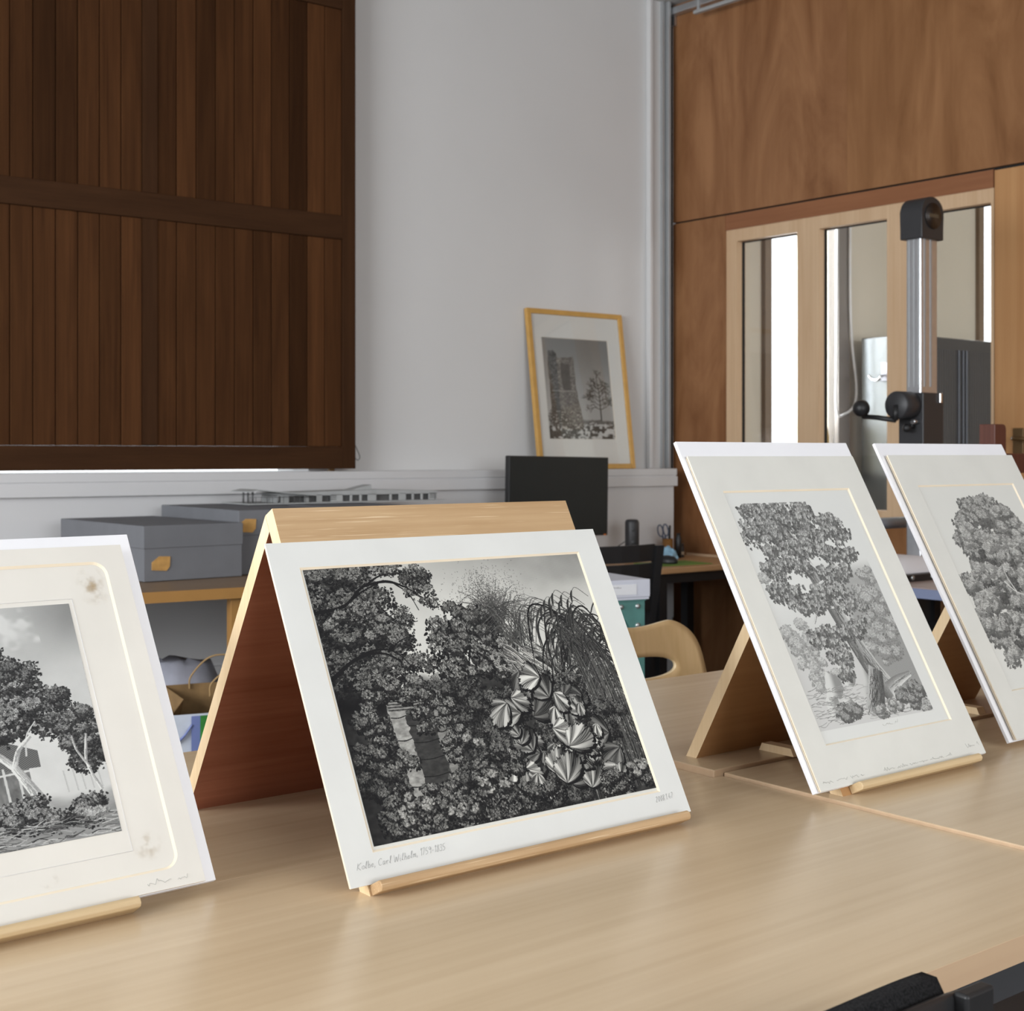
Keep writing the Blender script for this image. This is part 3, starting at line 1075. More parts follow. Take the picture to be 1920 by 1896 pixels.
    # foreground leaves
    p.crown([(.20, .95, .2, .05), (.45, .95, .2, .06), (.9, .96, .12, .04), (.06, .78, .05, .12), (.45, .80, .12, .06)], 90, .030, 44, [6, 7, 9], 'leaf', lo=.05, hi=.78, seed=12)
    p.crown([(.13, .90, .07, .05), (.30, .93, .05, .03), (.95, .88, .05, .05), (.44, .86, .05, .04), (.40, .70, .03, .03)], 30, .022, 30, [7, 8, 10], 'spray', lo=.08, hi=1.0, seed=13)
    p.g *= 1 - .4 * (1 - sm(.0, .10, u)) * sm(.2, .6, v)
    return p.out(gamma=1.7)


def leaning_tree_plate():
    """pale etching of a tall old tree with drooping sprays; leaves a paper margin round the drawing"""
    p = Plate(700, 940, 17)
    u, v, rs = p.u, p.v, p.rs
    nz = vnoise(p.h, p.w, 5, 6, 6, 4)
    area_ = ((u < .92) & (v > .045) & (v < .955)).astype(np.float32)
    p.g = np.ones_like(u)
    p.g -= .12 * sm(.4, .7, v) * area_
    # wooded slope on the right and rocks on the left, in light hatching
    rm = sm(-.04, .04, u - .60 + .5 * np.abs(v - .62) - (nz - .5) * .2) * sm(.30, .40, v) * (1 - sm(.84, .88, v))
    p.g -= rm * .22
    p.hatch(rm, .9, 4.0, .35)
    p.crown([(.80, .58, .12, .16), (.72, .70, .10, .08), (.86, .40, .05, .06)], 60, .045, 60, [5, 6, 7], lo=.50, hi=1.0, floor=.34, seed=1)
    p.crown([(.12, .62, .10, .10), (.20, .76, .12, .06), (.08, .34, .05, .03)], 40, .042, 46, [5, 6, 7], lo=.60, hi=1.05, floor=.42, seed=2)
    for k in range(7):
        cx, cy, r = rs.uniform(.06, .36), rs.uniform(.74, .90), rs.uniform(.04, .07)
        d = np.hypot(u - cx, v - cy) / r + .35 * np.abs(v - cy) / r + (vnoise(p.h, p.w, 14, 16, k, 3) - .5) * 1.1
        m = (d < 1).astype(np.float32)
        p.g = p.g * (1 - m) + m * (.95 - .35 * sm(-.02, .03, u - cx + .3 * (v - cy)))
        p.hatch(m * sm(0, .03, u - cx), -.8, 4.2, .35)
    for k in range(230):
        x, y = rs.uniform(.0, .85), rs.uniform(.80, .945)
        p.line([(x, y), (x + .03, y + rs.uniform(-.005, .005)), (x + .07, y + rs.uniform(-.01, .01))], .9, .5, rs.uniform(.35, .65))
    # trunk
    p.trunk([(.34, .14), (.40, .28), (.46, .46), (.52, .62), (.58, .76), (.66, .87)], 22, 50, .52, 40)
    p.trunk([(.45, .93), (.53, .85), (.60, .76)], 46, 34, .47, 20)
    p.trunk([(.86, .80), (.74, .82), (.64, .85)], 10, 30, .68, 14)
    for q in ([(.40, .26), (.28, .27), (.20, .31)], [(.41, .27), (.50, .22), (.55, .16)], [(.44, .40), (.58, .37), (.68, .40)], [(.48, .50), (.36, .50), (.28, .55)], [(.42, .30), (.48, .34), (.53, .33)]):
        p.line(q, 5, 2, .92, -.15)
        p.line([(a, c + .007) for a, c in q], 1.2, .8, .3)
    # drooping tiers of foliage
    for cx, cy, rx, ry, nb in ((.34, .085, .32, .03, 34), (.44, .14, .40, .03, 44), (.18, .18, .16, .03, 22), (.66, .20, .20, .03, 26), (.36, .25, .26, .03, 24), (.72, .29, .16, .03, 16), (.24, .33, .20, .03, 22), (.60, .36, .15, .025, 14),
                               (.20, .42, .15, .03, 18), (.50, .44, .13, .03, 14), (.30, .48, .12, .025, 12), (.36, .62, .15, .03, 17), (.56, .60, .12, .025, 11), (.40, .70, .09, .025, 8), (.36, .77, .05, .02, 5), (.62, .50, .10, .015, 6)):
        p.crown([(cx, cy, rx, ry)], int(nb * 1.1), .050, 13, [11, 13, 15, 17], 'droop', lo=.30, hi=1.25, floor=.16, seed=int(cx * 1000 + cy * 77), under=.8)
    # dark bushes at the foot
    p.crown([(.80, .88, .10, .04), (.27, .90, .07, .03)], 34, .036, 60, [5, 6, 7], lo=.22, hi=.85, floor=.16, seed=5)
    p.crown([(.58, .92, .10, .02), (.88, .93, .03, .02)], 16, .028, 40, [6, 7, 8], lo=.4, hi=1.05, floor=.2, seed=6)
    p.g = area_ * p.g + (1 - area_)
    return p.out(ink=(.05, .05, .049), paper=(.64, .645, .625), gamma=1.5)


def bushy_tree_plate():
    """mid-grey etching of a dense round tree filling the sheet"""
    p = Plate(600, 780, 27)
    u, v, rs = p.u, p.v, p.rs
    nz = vnoise(p.h, p.w, 6, 7, 8, 4)
    for q in ([(.55, .98), (.52, .78), (.50, .60), (.42, .45)], [(.52, .70), (.62, .55), (.70, .45)]):
        p.trunk(q, 16, 5, .6)
    p.crown([(.56, .27, .36, .19), (.53, .62, .52, .34)], 290, .075, 60, [7, 8, 9, 10], lo=.28, hi=.98, floor=.17, seed=3)
    for k in range(30):
        x, y = rs.uniform(.25, .85), rs.uniform(.35, .88)
        p.crown([(x, y, .03, .02)], 3, .03, 22, [5, 6], lo=.12, hi=.35, floor=.06, seed=k)
    p.crown([(.56, .28, .34, .18), (.53, .62, .50, .32)], 90, .05, 34, [8, 9, 11], lo=.45, hi=1.05, floor=.22, seed=5, under=.5)
    for q in ([(.42, .50), (.50, .56), (.60, .58)], [(.50, .56), (.47, .48), (.48, .42)], [(.66, .44), (.72, .52), (.71, .60)]):
        p.line(q, 3.5, 1.2, .95, -.1)
    p.g = np.where(v > .965, 1, p.g)
    return p.out(ink=(.05, .05, .049), paper=(.63, .63, .60), gamma=1.5)


def cottage_plate():
    """engraving of old trees over a thatched cottage under a clouded sky"""
    p = Plate(1180, 760, 37)
    u, v, rs = p.u, p.v, p.rs
    nz = vnoise(p.h, p.w, 6, 4, 12, 5)
    p.g = .82 + .16 * sm(.0, .5, v) + (nz - .5) * .25 - .26 * sm(.80, 1, u + .2 * (nz - .5)) * (1 - sm(.05, .3, v))
    p.hatch(np.ones_like(u), math.pi / 2, 3.4, .14)
    cl = sm(.50, .60, vnoise(p.h, p.w, 7, 6, 5, 4)) * (v < .30) * (u < .9)
    p.g = p.g * (1 - cl * .7) + cl * .7 * .97
    gr = sm(.0, .05, v - .80 + (nz - .5) * .1)
    p.g = p.g * (1 - gr) + gr * (.35 + .45 * vnoise(p.h, p.w, 9, 20, 5, 4))
    # cottage and fence
    wl_ = ((u > .60) & (u < .80) & (v > .66) & (v < .85)).astype(np.float32)
    p.g = p.g * (1 - wl_) + wl_ * (.25 + .3 * vnoise(p.h, p.w, 60, 30, 2, 3))
    rf = ((v > .54 + .9 * np.abs(u - .70) * .7) & (v < .69) & (u > .58) & (u < .83)).astype(np.float32)
    p.g = p.g * (1 - rf) + rf * .45
    p.hatch(rf, 1.1, 5, .6)
    for x in (.62, .645, .69, .735, .77):
        p.line([(x, .68), (x + .004, .84)], 3.5, 3.5, .85)
    for q in ([(.60, .70), (.67, .60), (.72, .54)], [(.64, .70), (.70, .62), (.76, .68)], [(.60, .72), (.70, .71), (.80, .70)]):
        p.line(q, 3, 3, .88)
    for x0 in (.885, .91, .93, .952, .975):
        p.line([(x0, .72), (x0 + .004, .81)], 3, 3, .80, -.1)
    p.crown([(.97, .66, .05, .06)], 14, .03, 40, [5, 6], lo=.06, hi=.5, seed=11)
    # trees
    for pts, w0, w1 in (([(.40, .92), (.38, .7), (.42, .5)], 22, 12), ([(.22, .92), (.20, .7), (.18, .5)], 18, 9), ([(.66, .86), (.635, .74), (.60, .6)], 11, 6), ([(.63, .86), (.60, .76), (.57, .66)], 8, 5)):
        p.trunk(pts, w0, w1, .72)
    p.crown([(.34, .36, .34, .26)], 90, .062, 80, [6, 7, 8, 9], lo=.08, hi=.90, seed=2)
    p.crown([(.76, .42, .15, .14), (.70, .30, .12, .08), (.62, .52, .10, .08), (.86, .48, .06, .07)], 110, .046, 74, [5, 6, 7, 8], lo=.08, hi=1.0, seed=3)
    p.crown([(.70, .20, .07, .03), (.82, .28, .05, .03), (.91, .42, .025, .04), (.90, .52, .02, .03)], 26, .024, 40, [5, 6], 'leaf', lo=.1, hi=.7, seed=4)
    p.line([(.80, .64), (.81, .56), (.84, .50)], 3, 1.5, .85)
    for pts, w0, w1 in (([(.84, .90), (.80, .78), (.765, .68)], 20, 13), ([(.765, .68), (.72, .61), (.67, .575)], 12, 7), ([(.765, .68), (.785, .61), (.82, .56)], 9, 5)):
        p.trunk(pts, w0, w1, .92)
    p.crown([(.95, .56, .045, .09)], 30, .028, 46, [4, 5, 6], lo=.1, hi=.8, seed=6)
    p.trunk([(.975, .82), (.95, .70), (.965, .58)], 5, 3, .9)
    p.trunk([(.955, .72), (.93, .64), (.925, .58)], 4, 2, .9)
    p.crown([(.82, .88, .14, .05), (.58, .90, .10, .04)], 50, .034, 60, [5, 6, 7], lo=.05, hi=.9, seed=8)
    for k in range(420):
        x, y = rs.uniform(0, 1), rs.uniform(.91, .998)
        p.line([(x, y), (x + .02, y + rs.uniform(-.01, .01)), (x + .05, y + rs.uniform(-.015, .015))], 1.4, .6, rs.uniform(.05, .85))
    p.crown([(.93, .90, .03, .012)], 5, .02, 30, [6, 7], 'spray', lo=.5, hi=1.1, seed=9)
    return p.out(ink=(.02, .02, .021), paper=(.65, .655, .64), gamma=1.6)


def ruin_photo():
    """grey photograph of a ruined tower beside a bare tree over snowy ground"""
    p = Plate(460, 680, 47)
    u, v, rs = p.u, p.v, p.rs
    p.g = .58 + .24 * sm(0, .75, v) - .06 * u
    p.g += (vnoise(p.h, p.w, 60, 60, 1, 2) - .5) * .02
    nb = vnoise(p.h, p.w, 26, 40, 4, 4)
    n2 = vnoise(p.h, p.w, 60, 110, 6, 3)
    prof = np.interp(u, [.07, .09, .16, .20, .22, .40, .46, .50, .52], [.18, .13, .125, .155, .20, .195, .185, .30, .75])
    lft = .075 + .03 * (vnoise(p.h, p.w, 2, 16, 8, 3) - .5)
    tw = ((v > prof + (nb - .5) * .03) & (u > lft) & (u < .455 + .07 * sm(.4, .9, v) + .02 * (nb - .5)) & (v < .90)).astype(np.float32)
    tone = .30 + .5 * (n2 - .5) + .25 * (nb - .5) + .12 * (u > .20) + .08 * sm(.2, .25, u) * (u < .27)
    p.g = p.g * (1 - tw) + tw * np.clip(tone, .05, .9)
    win_ = sm(.265, .275, u - .02 * np.cos(v * 9)) * (1 - sm(.375, .39, u)) * sm(.25, .28, v + .3 * np.abs(u - .33)) * (1 - sm(.51, .52, v))
    p.g = p.g * (1 - win_) + win_ * (.20 + .12 * nb)
    led = (np.abs(v - .525) < .006) * (u > .1) * (u < .45)
    p.g = p.g * (1 - led * .6) + led * .6 * .7
    # bare tree
    def twig(x, y, a, L, w, d):
        x2, y2 = x + L * math.sin(a), y - L * math.cos(a) * .68
        p.line([(x, y), ((x + x2) / 2 + rs.uniform(-.006, .006), (y + y2) / 2), (x2, y2)], w, w * .7, .16 + .04 * (3 - min(d, 3)))
        if d < 5 and L > .012:
            for k in range(3 if d < 2 else 2):
                twig(x + (x2 - x) * rs.uniform(.5, 1), y + (y2 - y) * rs.uniform(.5, 1), a + rs.uniform(-1.1, 1.1), L * rs.uniform(.55, .8), max(w * .62, .5), d + 1)
    p.line([(.80, .84), (.80, .65), (.795, .52), (.78, .44)], 4.2, 2, .12)
    for y, L in ((.70, .10), (.66, .12), (.62, .12), (.58, .10), (.54, .09), (.50, .08), (.46, .07)):
        for sgn in (-1, 1):
            twig(.80 - (.70 - y) * .06, y, sgn * rs.uniform(.7, 1.25), L, 2.2, 1)
    twig(.78, .44, -.1, .09, 2, 1)
    # hedge line, bushes and snowy scrub
    hd = sm(0, .015, v - .80 + (nb - .5) * .04) * (u > .45)
    p.g = p.g * (1 - hd) + hd * (.42 + .2 * (n2 - .5))
    gr = sm(0, .03, v - .845 + (nb - .5) * .10 + .02 * u)
    sn = vnoise(p.h, p.w, 26, 40, 9, 4)
    p.g = p.g * (1 - gr) + gr * (.14 + .2 * n2 + .72 * sm(.50, .60, sn + .12 * (u - .5)))
    bush = (((u - .16) / .15) ** 2 + ((v - .79) / .09) ** 2 < 1 + (n2 - .5) * 1.5).astype(np.float32)
    p.g = p.g * (1 - bush * .92) + bush * .92 * (.12 + .25 * n2)
    ed = ((v > .72) & (v < .90) & (n2 > .66) & (u < .5)).astype(np.float32)
    p.g = p.g * (1 - ed) + ed * .85
    g = p.out(ink=(.016, .016, .016), paper=(.56, .57, .56), gamma=2.0)
    return g + (tw * (u > .2) * .6)[..., None] * np.array([.05, .015, -.015])  # brown tint over the tower: a reflection in the glass, painted into the picture


# ------------------------------------------------------------------ mounted prints
def board_frame(x, y, z, tilt, yaw):
    t, w = R(tilt), R(yaw)
    ex = Vector((math.cos(w), math.sin(w), 0))
    ey = Vector((-math.sin(w) * math.cos(t), math.cos(w) * math.cos(t), math.sin(t)))
    n = ex.cross(ey)
    return Matrix(((ex.x, ey.x, n.x, x), (ex.y, ey.y, n.y, y), (ex.z, ey.z, n.z, z), (0, 0, 0, 1)))


def corner_loop(x0, y0, x1, y1, r=0, n=1):
    out = []
    for cx, cy, a0 in ((x0 + r, y0 + r, 180), (x1 - r, y0 + r, 270), (x1 - r, y1 - r, 0), (x0 + r, y1 - r, 90)):
        out.append([(cx + r * math.cos(R(a0 + 90 * k / max(n - 1, 1))), cy + r * math.sin(R(a0 + 90 * k / max(n - 1, 1)))) for k in range(n)])
    return out


def mount_mesh(b, w, h, op, th, bev, rad=0):
    """window mount: front sheet with a bevelled opening, cream core on the bevel and the outer edges"""
    n = 8 if rad else 1
    outer = [(0, 0), (w, 0), (w, h), (0, h)]
    l1 = corner_loop(*op, rad, n)
    l2 = corner_loop(op[0] + bev, op[1] + bev, op[2] - bev, op[3] - bev, max(rad - bev, 0), n)
    pts = [(x, y, 0) for x, y in outer] + [(x, y, -th) for x, y in outer]
    A = len(pts)
    pts += [(x, y, 0) for c in l1 for x, y in c]
    Bx = len(pts)
    pts += [(x, y, -th) for c in l2 for x, y in c]
    f, mi = [], []
    for c in range(4):
        d = (c + 1) % 4
        f.append((c, d, A + d * n, A + c * n + n - 1)); mi.append(0)
        f.append((4 + d, 4 + c, Bx + c * n + n - 1, Bx + d * n)); mi.append(1)
        f.append((c, 4 + c, 4 + d, d)); mi.append(1)
        for k in range(n - 1):
            f.append((c, A + c * n + k + 1, A + c * n + k)); mi.append(0)
            f.append((4 + c, Bx + c * n + k, Bx + c * n + k + 1)); mi.append(1)
    tot = 4 * n
    for k in range(tot):
        k2 = (k + 1) % tot
        f.append((A + k, A + k2, Bx + k2, Bx + k)); mi.append(1)
    b.poly(pts, f, mis=mi)


def sheet(b, x0, y0, x1, y1, z, img=None, mi_img=1):
    """a paper rectangle; img = the rectangle of it that carries the picture"""
    vs, fs = b.poly([(x0, y0, z), (x1, y0, z), (x1, y1, z), (x0, y1, z), (x0, y0, z - .0004), (x1, y0, z - .0004), (x1, y1, z - .0004), (x0, y1, z - .0004)],
                    [(0, 1, 2, 3), (7, 6, 5, 4), (0, 4, 5, 1), (1, 5, 6, 2), (2, 6, 7, 3), (3, 7, 4, 0)])
    for lp, c in zip(fs[0].loops, ((0, 0), (1, 0), (1, 1), (0, 1))):
        lp[b.uv].uv = c
    return fs


HAND = {                                     # pen strokes in a unit box, baseline 0
    'K': [[(0, 0), (.1, 1)], [(.62, 1), (.07, .45), (.6, 0)]], 'o': [[(.3, .5), (.08, .4), (.05, .12), (.25, 0), (.42, .15), (.42, .4), (.3, .5)]],
    'l': [[(.05, .1), (.22, .6), (.3, 1), (.2, .9), (.12, .15), (.25, 0)]], 'b': [[(.1, 1), (.05, .05)], [(.06, .3), (.25, .48), (.4, .3), (.3, .03), (.06, .05)]],
    'e': [[(.06, .25), (.38, .33), (.25, .5), (.07, .3), (.15, .02), (.4, .1)]], ',': [[(.12, .06), (.04, -.2)]], 'C': [[(.6, .85), (.4, 1), (.1, .7), (.1, .2), (.35, 0), (.6, .15)]],
    'a': [[(.4, .45), (.2, .5), (.05, .2), (.18, 0), (.38, .2), (.42, .48), (.42, .05), (.5, .03)]], 'r': [[(.06, .5), (.1, 0)], [(.1, .3), (.25, .5), (.38, .45)]],
    'W': [[(0, 1), (.15, 0), (.4, .7), (.6, 0), (.85, 1)]], 'i': [[(.1, .5), (.1, .05), (.2, 0)], [(.1, .68), (.12, .72)]], 'h': [[(.1, 1), (.06, 0)], [(.07, .3), (.25, .5), (.36, .35), (.38, 0)]],
    'm': [[(.05, .5), (.05, 0)], [(.05, .3), (.2, .5), (.28, .3), (.28, 0)], [(.28, .3), (.42, .5), (.52, .3), (.54, 0)]], '1': [[(.05, .75), (.2, 1), (.18, 0)]], '7': [[(.02, .95), (.42, 1), (.15, 0)]],
    '5': [[(.42, 1), (.12, .95), (.08, .55), (.35, .5), (.38, .15), (.05, 0)]], '9': [[(.4, .8), (.2, 1), (.06, .75), (.25, .55), (.4, .8), (.36, 0)]], '8': [[(.3, .55), (.08, .8), (.25, 1), (.4, .8), (.05, .2), (.2, 0), (.4, .2), (.25, .55)]],
    '3': [[(.05, .9), (.3, 1), (.35, .7), (.15, .55), (.4, .35), (.3, .02), (.03, .1)]], '-': [[(.05, .4), (.4, .42)]], '2': [[(.05, .8), (.25, 1), (.4, .75), (.05, .02), (.45, .04)]], '0': [[(.25, 1), (.06, .5), (.2, 0), (.4, .5), (.25, 1)]],
    '4': [[(.3, 1), (.03, .35), (.45, .35)], [(.34, .6), (.3, 0)]], '.': [[(.1, .02), (.13, .05)]]}


def handwriting(name, text, xf, x, y, size, mat, parent, z=.0004, r=.00018, seed=1):
    rs = random.Random(seed)
    b = B(xf)
    for ch in text:
        wd = 0
        for st in HAND.get(ch, []):
            wd = max(wd, max(p[0] for p in st))
            pts = [(x + (p[0] + .28 * p[1] + rs.uniform(-.03, .03)) * size, y + (p[1] + rs.uniform(-.03, .03)) * size, z) for p in st]
            b.tube(catmull(pts, 4) if len(pts) > 2 else pts, r, 4)
        x += (wd + (.16 if wd else .38)) * size
        y += rs.uniform(-.03, .04) * size
    return obj(name, b, mat, parent)


def scribble(name, xf, x0, x1, y, hgt, mat, parent, seed, z=.0005, gap=.25, r=.00022):
    """pencil handwriting too faint to read: a wavering line with lifts of the pencil"""
    rs = random.Random(seed)
    b = B(xf)
    x = x0
    while x < x1:
        ln = rs.uniform(4, 9) * hgt
        pts = []
        xx = x
        while xx < min(x + ln, x1):
            pts.append((xx, y + rs.uniform(0, hgt) * (1.6 if rs.random() < .15 else .8), z))
            xx += hgt * rs.uniform(.3, .55)
        if len(pts) > 2:
            b.tube(catmull(pts, 4), r, 4)
        x = xx + hgt * rs.uniform(.6, 1.6) * gap * 4
    return obj(name, b, mat, parent)


def mounted_print(label, frame, w, h, op, th, mount, plate, img, group='mounted prints on the easels', rad=0, bev=.003, back=.0012):
    x, y, z = frame.translation
    t = thing('mounted_print', (x, y, z), label, 'print', group)
    b = B(frame)
    mount_mesh(b, w, h, op, th, bev, rad)
    obj('window_mount', b, [mount, 'core'], t)
    b = B(frame)
    sheet(b, op[0] - .012, op[1] - .012, op[2] + .012, op[3] + .012, -th - .0002)
    pa = obj('print_paper', b, mount if mount != 'mount_grey' else 'mount', t)
    b = B(frame)
    sheet(b, *img, -th - .0002 + .0004)
    obj('engraving', b, plate, t)
    b = B(frame)
    b.box((.001, .001, -th - .0018 - back), (w - .001, h - .001, -th - .0018))
    obj('backing_card', b, 'core', t)
    return t


F2 = board_frame(.8104, 1.3188, .743, 61.9, .02)
pr2 = mounted_print('wide mounted dark engraving of a leafy garden on the central oak easel', F2, .5415, .4275, (.0391, .0341, .4990, .3927), .0022, 'mount_grey',
                    picture('engraved_garden', garden_plate()), (.0440, .0408, .4968, .3905))
handwriting('inscription', 'Kolbe, Carl Wilhelm, 1759-1835', F2, .0135, .0180, .0078, 'pencil', pr2)
handwriting('inscription', '2008.1.47', F2, .4850, .0215, .0075, 'pencil', pr2, seed=4)

F3 = board_frame(1.5542, 1.2597, .750, 61.13, .26)
pr3 = mounted_print('tall mounted pale etching of an old leaning tree on white board', F3, .4139, .5453, (.0486, .0621, .3643, .4828), .0025, 'mount',
                    picture('etched_leaning_tree', leaning_tree_plate()), (.0515, .0655, .3570, .4795), bev=.0025)
scribble('inscription', F3, .010, .105, .0085, .0045, 'pencil_faint', pr3, 3)
scribble('inscription', F3, .150, .325, .0075, .0040, 'pencil_faint', pr3, 5)
scribble('inscription', F3, .370, .405, .0140, .0045, 'pencil_faint', pr3, 8)
scribble('caption', F3, .195, .235, .0745, .0042, 'pencil_faint', pr3, 9, z=-.0018)

F4 = board_frame(2.1014, 1.2963, .744, 61.5, .26) @ Matrix.Translation((0, .0008, .009))
pr4 = mounted_print('mounted etching of a dense bushy tree cut by the right picture edge', F4, .4105, .5465, (.0497, .0817, .3662, .4832), .0025, 'mount',
                    picture('etched_bushy_tree', bushy_tree_plate()), (.0535, .086, .3625, .479), bev=.0025)

F1 = board_frame(.0874, 1.4109, .747, 58.9, 2.4)
pr1 = mounted_print('stained mounted engraving of trees and cottage with rounded mount window', F1, .6037, .432, (.0255, .0215, .5785, .4100), .0022, 'mount_old',
                    picture('engraved_cottage_trees', cottage_plate()), (.0840, .0745, .5215, .3570), rad=.018)
scribble('inscription', F1, .535, .585, .0075, .0045, 'pencil_faint', pr1, 12)
# plate mark pressed into the paper, and the brown stain
b = B(F1)
for (a, c) in (((.5285, .050), (.5265, .363)), ((.074, .050), (.5285, .050)), ((.074, .363), (.5265, .363))):
    b.tube([(a[0], a[1], -.0020), (c[0], c[1], -.0020)], .00022, 5)
obj('plate_mark', b, 'foam', pr1)


def blot(name, frame, cx, cy, rx, ry, z, col, parent, seed):
    m = bpy.data.materials.new('brown_stain_%d' % seed)
    m.use_nodes = True
    t = m.node_tree
    p = t.nodes['Principled BSDF']
    setp(p, col, .85, 0, .1)
    tc = N(t, 'ShaderNodeTexCoord')
    no = N(t, 'ShaderNodeTexNoise')
    no.inputs['Scale'].default_value = 70
    no.inputs['Detail'].default_value = 5
    t.links.new(tc.outputs['Object'], no.inputs['Vector'])
    at = N(t, 'ShaderNodeAttribute', attribute_name='tone')
    sr = N(t, 'ShaderNodeMapRange')
    sr.inputs['From Min'].default_value = .46
    sr.inputs['From Max'].default_value = .68
    t.links.new(no.outputs['Fac'], sr.inputs['Value'])
    mu = N(t, 'ShaderNodeMath', operation='MULTIPLY')
    t.links.new(sr.outputs[0], mu.inputs[0])
    t.links.new(at.outputs['Fac'], mu.inputs[1])
    m2 = N(t, 'ShaderNodeMath', operation='MULTIPLY')
    m2.inputs[1].default_value = .55
    t.links.new(mu.outputs[0], m2.inputs[0])
    t.links.new(m2.outputs[0], p.inputs['Alpha'])
    b = B(frame)
    n = 28
    ring = [(cx + rx * math.cos(2 * math.pi * k / n), cy + ry * math.sin(2 * math.pi * k / n), z) for k in range(n)]
    vs, fs = b.poly([(cx, cy, z)] + ring, [(0, 1 + k, 1 + (k + 1) % n) for k in range(n)])
    for f in fs:
        for lp in f.loops:
            v = 1.0 if lp.vert is vs[0] else 0.0
            lp[b.tone] = (v, v, v, 1)
    return obj(name, b, m, parent)


blot('stain', F1, .556, .378, .022, .030, -.0017, (.42, .29, .14), pr1, 1)
blot('stain', F1, .548, .052, .020, .018, -.0017, (.45, .33, .20), pr1, 2)
blot('stain', F1, .430, .036, .012, .010, -.0017, (.45, .33, .20), pr1, 3)


def foam_board(label, frame, x0, y0, x1, y1, z0, z1):
    b = B(frame)
    b.box((x0, y0, z0), (x1, y1, z1), bev=.0006)
    return tag(obj('foam_board', b, 'foam', origin=frame @ Vector((x0, y0, z0))), label, 'board', 'white boards behind the prints')


foam_board('white board behind the tall print of the leaning tree', F3, -.006, 0, .4219, .5756, -.0125, -.0065)
foam_board('white board behind the bushy tree print at the right edge', F4, -.010, -.0008, .4095, .5765, -.0145, -.009)
foam_board('white board behind the stained print at the left edge', F1, .02, .0005, .6215, .4515, -.0165, -.0100)

# ------------------------------------------------------------------ framed photograph on the sill
fr_bl, fr_w = BWX @ Vector((-1.021, -.140, 1.1585)), .626
ang = math.degrees(math.atan2(.805, .112))
FP = board_frame(fr_bl.x, fr_bl.y, fr_bl.z, ang, -1.63)
fp = thing('framed_photograph', fr_bl, 'yellow framed photograph of a ruined tower leaning on the window sill', 'picture')
b = B(FP)
FW, FH, fw = fr_w, .811, .026
for lo, hi in (((0, 0), (fw, FH)), ((FW - fw, 0), (FW, FH)), ((fw, 0), (FW - fw, fw)), ((fw, FH - fw), (FW - fw, FH))):
    b.box((*lo, -.022), (*hi, .002), bev=.003)
obj('frame', b, 'yellow_wood', fp)
b = B(FP)
ix0, ix1, iy0, iy1 = .085, .516, .153, .668
mount_mesh(b, FW - .02, FH - .02, (ix0 - .01, iy0 - .01, ix1 - .01, iy1 - .01), .002, .001)
bmesh.ops.translate(b.bm, verts=b.bm.verts[:], vec=(FP.to_3x3() @ Vector((.01, .01, -.008))))
obj('passepartout', b, ['passe', 'core'], fp)
b = B(FP)
sheet(b, ix0 - .004, iy0 - .004, ix1 + .004, iy1 + .004, -.0102)
obj('photo', b, picture('photographed_ruin', ruin_photo(), .5), fp)
b = B(FP)
b.box((.012, .012, -.0065), (FW - .012, FH - .012, -.0050))
obj('picture_glass', b, 'pic_glass', fp)
b = B(FP)
b.box((.005, .005, -.021), (FW - .005, FH - .005, -.012))
obj('back_board', b, 'kraft', fp)

# ------------------------------------------------------------------ left bench with archive boxes, model and bags
BN = yawm(1.743, 4.058, 0, -6)
bn = thing('work_bench', BN @ Vector((0, .4, 0)), 'work bench with orange edge under the grey boxes', 'bench')
b = B(BN)
b.box((-1.0, .004, .768), (1.43, 1.02, .80), bev=.003)
obj('bench_top', b, 'bench_top', bn)
b = B(BN)
b.box((-1.0, -.001, .766), (1.43, .0035, .801))
obj('edge_strip', b, 'bench_edge', bn)
for x in (-.95, .315, 1.38):
    for y in ((.03, .93) if x > 1 else (.03,)):
        b = B(BN)
        b.box((x - .020, y, 0), (x + .020, y + .04, .767), bev=.002)
        obj('leg', b, 'bench_edge', bn)


def archive_box(x, y, yaw, w, d, h, lid, label, z=.802, hole=(-.055, 0)):
    xf = yawm(x, y, z, yaw)
    t = thing('archive_box', (x, y, z), label, 'box', 'grey archive boxes on the bench')
    b = B(xf)
    hl = .30
    b.box((.003, .003, 0), (w - .003, d - .003, h - .012), bev=.0015)
    obj('body', b, 'grey_box', t)
    b = B(xf)
    b.box((0, 0, h - lid), (w, d, h), bev=.0025)
    obj('lid', b, 'grey_box', t)
    b = B(xf)
    b.prism([(.085, .038), (.138, .034), (.150, .048), (.152, .082), (.112, .084), (.085, .064)], .0012, .004, 'y')
    bmesh.ops.translate(b.bm, verts=b.bm.verts[:], vec=xf.to_3x3() @ Vector((hole[0], -.0016 if hole[1] == 0 else -.0046, hole[1])))
    obj('hand_hole', b, 'tan_hole', t)
    return t


archive_box(1.880, 4.380, 1.5, .374, .72, .188, .077, 'grey archive box nearest the left print, in front of the wall')
archive_box(2.262, 4.440, -1.5, .376, .70, .229, .090, 'grey archive box carrying the left end of the building model', hole=(-.085, .115))
archive_box(2.668, 4.430, -1.5, .376, .70, .229, .090, 'grey archive box under the middle of the building model')

